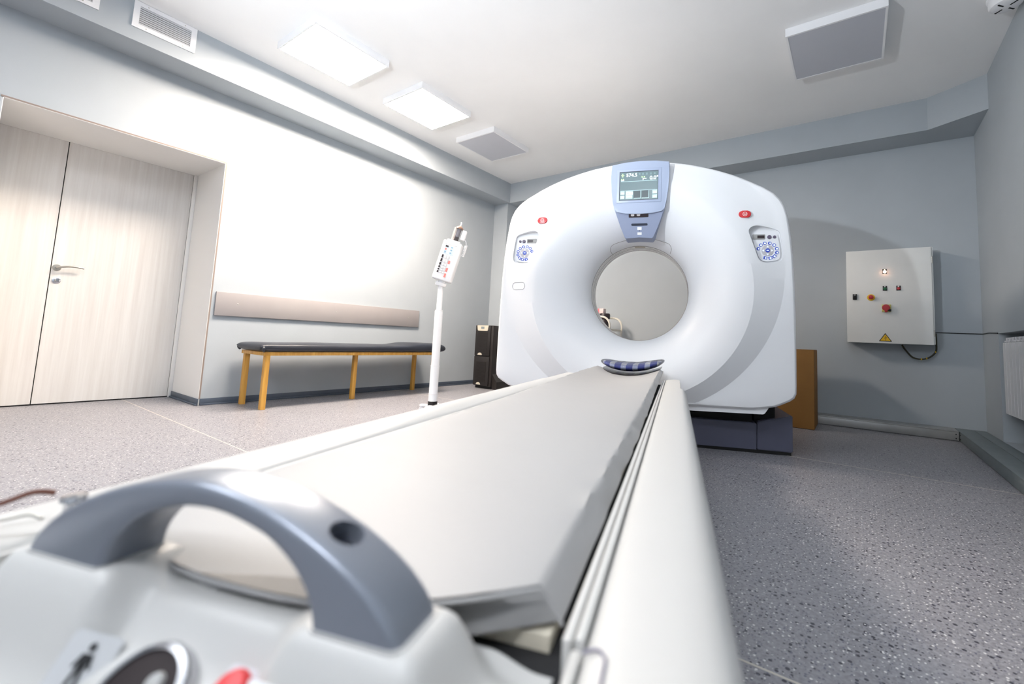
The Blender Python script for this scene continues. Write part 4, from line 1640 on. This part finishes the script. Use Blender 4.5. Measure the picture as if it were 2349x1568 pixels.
def cushion(bm, a, b, c, lift):
    nu, nw = 56, 24
    def pt(i, j):
        th = 2 * PI * i / nu
        ph = -PI / 2 + PI * j / nw
        cp, sp_ = math.cos(ph), math.sin(ph)
        ex = lambda q, e: math.copysign(abs(q) ** e, q)
        x = a * ex(cp, 0.6) * ex(math.cos(th), 0.75)
        y = b * ex(cp, 0.6) * ex(math.sin(th), 0.75)
        z = c * ex(sp_, 0.9)
        z += 1.02 * (x + 0.022) ** 2 + c + lift
        z += 0.003 * noise.noise(Vector((x * 18, y * 18, 2.0 + lift * 100)))
        return (x, y, z)
    bot = bm.verts.new(pt(0, 0)); 
    rings_ = [[bm.verts.new(pt(i, j)) for i in range(nu)] for j in range(1, nw)]
    tp_ = bm.verts.new(pt(0, nw))
    for r0, r1 in zip(rings_[:-1], rings_[1:]):
        for i in range(nu):
            bm.faces.new((r0[i], r0[(i + 1) % nu], r1[(i + 1) % nu], r1[i]))
    for i in range(nu):
        bm.faces.new((bot, rings_[0][(i + 1) % nu], rings_[0][i]))
        bm.faces.new((tp_, rings_[-1][i], rings_[-1][(i + 1) % nu]))


bm = NB()
cushion(bm, 0.178, 0.155, 0.022, 0.002)
finish(bm, 'cushion', plaid_mat(), pw, 60)
M_film = bpy.data.materials.new('clear_film')
M_film.use_nodes = True
nt = M_film.node_tree
for n_ in list(nt.nodes):
    nt.nodes.remove(n_)
out_ = nt.nodes.new('ShaderNodeOutputMaterial')
mx_ = nt.nodes.new('ShaderNodeMixShader')
tr_ = nt.nodes.new('ShaderNodeBsdfTransparent')
tr_.inputs[0].default_value = (0.97, 0.975, 0.985, 1)
gl_ = nt.nodes.new('ShaderNodeBsdfGlossy')
gl_.inputs['Roughness'].default_value = 0.12
fr_ = nt.nodes.new('ShaderNodeFresnel')
fr_.inputs[0].default_value = 1.5
ns_ = nt.nodes.new('ShaderNodeTexNoise')
ns_.inputs['Scale'].default_value = 45
bp_ = nt.nodes.new('ShaderNodeBump')
bp_.inputs['Strength'].default_value = 0.6
bp_.inputs['Distance'].default_value = 0.01
nt.links.new(ns_.outputs['Fac'], bp_.inputs['Height'])
nt.links.new(bp_.outputs[0], gl_.inputs['Normal'])
nt.links.new(bp_.outputs[0], fr_.inputs['Normal'])
nt.links.new(fr_.outputs[0], mx_.inputs[0])
nt.links.new(tr_.outputs[0], mx_.inputs[1])
nt.links.new(gl_.outputs[0], mx_.inputs[2])
nt.links.new(mx_.outputs[0], out_.inputs[0])
bm = NB()
cushion(bm, 0.190, 0.165, 0.026, 0.0)
wr = finish(bm, 'clear_wrap', M_film, pw, 60)
wr['label'] = 'glossy clear plastic wrap'

# ------------------------------------------------------------------ trolley behind the scanner with a bottle and a small box
M_tube = mat('cream_tube', (226, 222, 212), 0.4)
t = thing('trolley', 'cream tubular trolley seen through the scanner bore', 'trolley', (-2.80, 5.05, 0))
bm = NB()
for y in (-0.17, 0.17):
    tube(bm, catmull([(0.352, y, 0.06), (0.352, y, 0.40), (0.352, y, 0.80), (0.356, y, 0.885), (0.338, y, 0.95), (0.28, y, 0.994), (0.17, y, 1.003), (0.10, y, 1.0), (0.06, y, 0.96), (0.05, y, 0.86)], 6), 0.012, 10)
    tube(bm, [(-0.33, y, 0.06), (-0.33, y, 0.88)], 0.012, 10)
finish(bm, 'tube_frame', M_tube, t)
bx('shelf', M_tube, t, -0.34, 0.352, -0.18, 0.18, 0.835, 0.855, 0.004)
bx('shelf', M_tube, t, -0.34, 0.352, -0.18, 0.18, 0.30, 0.32, 0.004)
cs = None
for x in (-0.33, 0.352):
    for y in (-0.17, 0.17):
        if cs is None:
            bm = NB()
            lathe(bm, [(0, -0.011), (0.024, -0.011), (0.03, -0.006), (0.03, 0.006), (0.024, 0.011), (0, 0.011)], 18, Matrix.Rotation(PI / 2, 4, 'X'))
            cs = finish(bm, 'caster', M_black, t)
            o = cs
        else:
            o = share(cs, 'caster', t)
        o.location = (x, y, 0.030)
M_dk = mat('dark_bottle', (46, 38, 42), 0.4)
t = thing('bottle', 'dark bottle with wide cap standing on the trolley', 'bottle', (-2.600, 5.05, 0.856))
bm = NB()
lathe(bm, [(0, 0), (0.05, 0), (0.052, 0.01), (0.052, 0.10), (0.045, 0.125), (0.0, 0.125)], 28)
finish(bm, 'flask', M_dk, t)
bm = NB()
lathe(bm, [(0, 0.125), (0.062, 0.125), (0.066, 0.135), (0.066, 0.18), (0.058, 0.195), (0.0, 0.197)], 28)
finish(bm, 'cap', M_dk, t)
t = thing('small_carton', 'small pink and white carton standing on the dark bottle by the trolley', 'box', (-2.655, 5.05, 1.0525))
M_pink = mat('pink_print', (226, 120, 132), 0.6)
bx('carton', mat('carton_pale', (226, 206, 204), 0.6), t, -0.010, 0.050, -0.035, 0.035, 0.0, 0.058, 0.002)
bx('side_panel', M_pink, t, -0.032, -0.0105, -0.035, 0.035, 0.0, 0.058, 0.002)
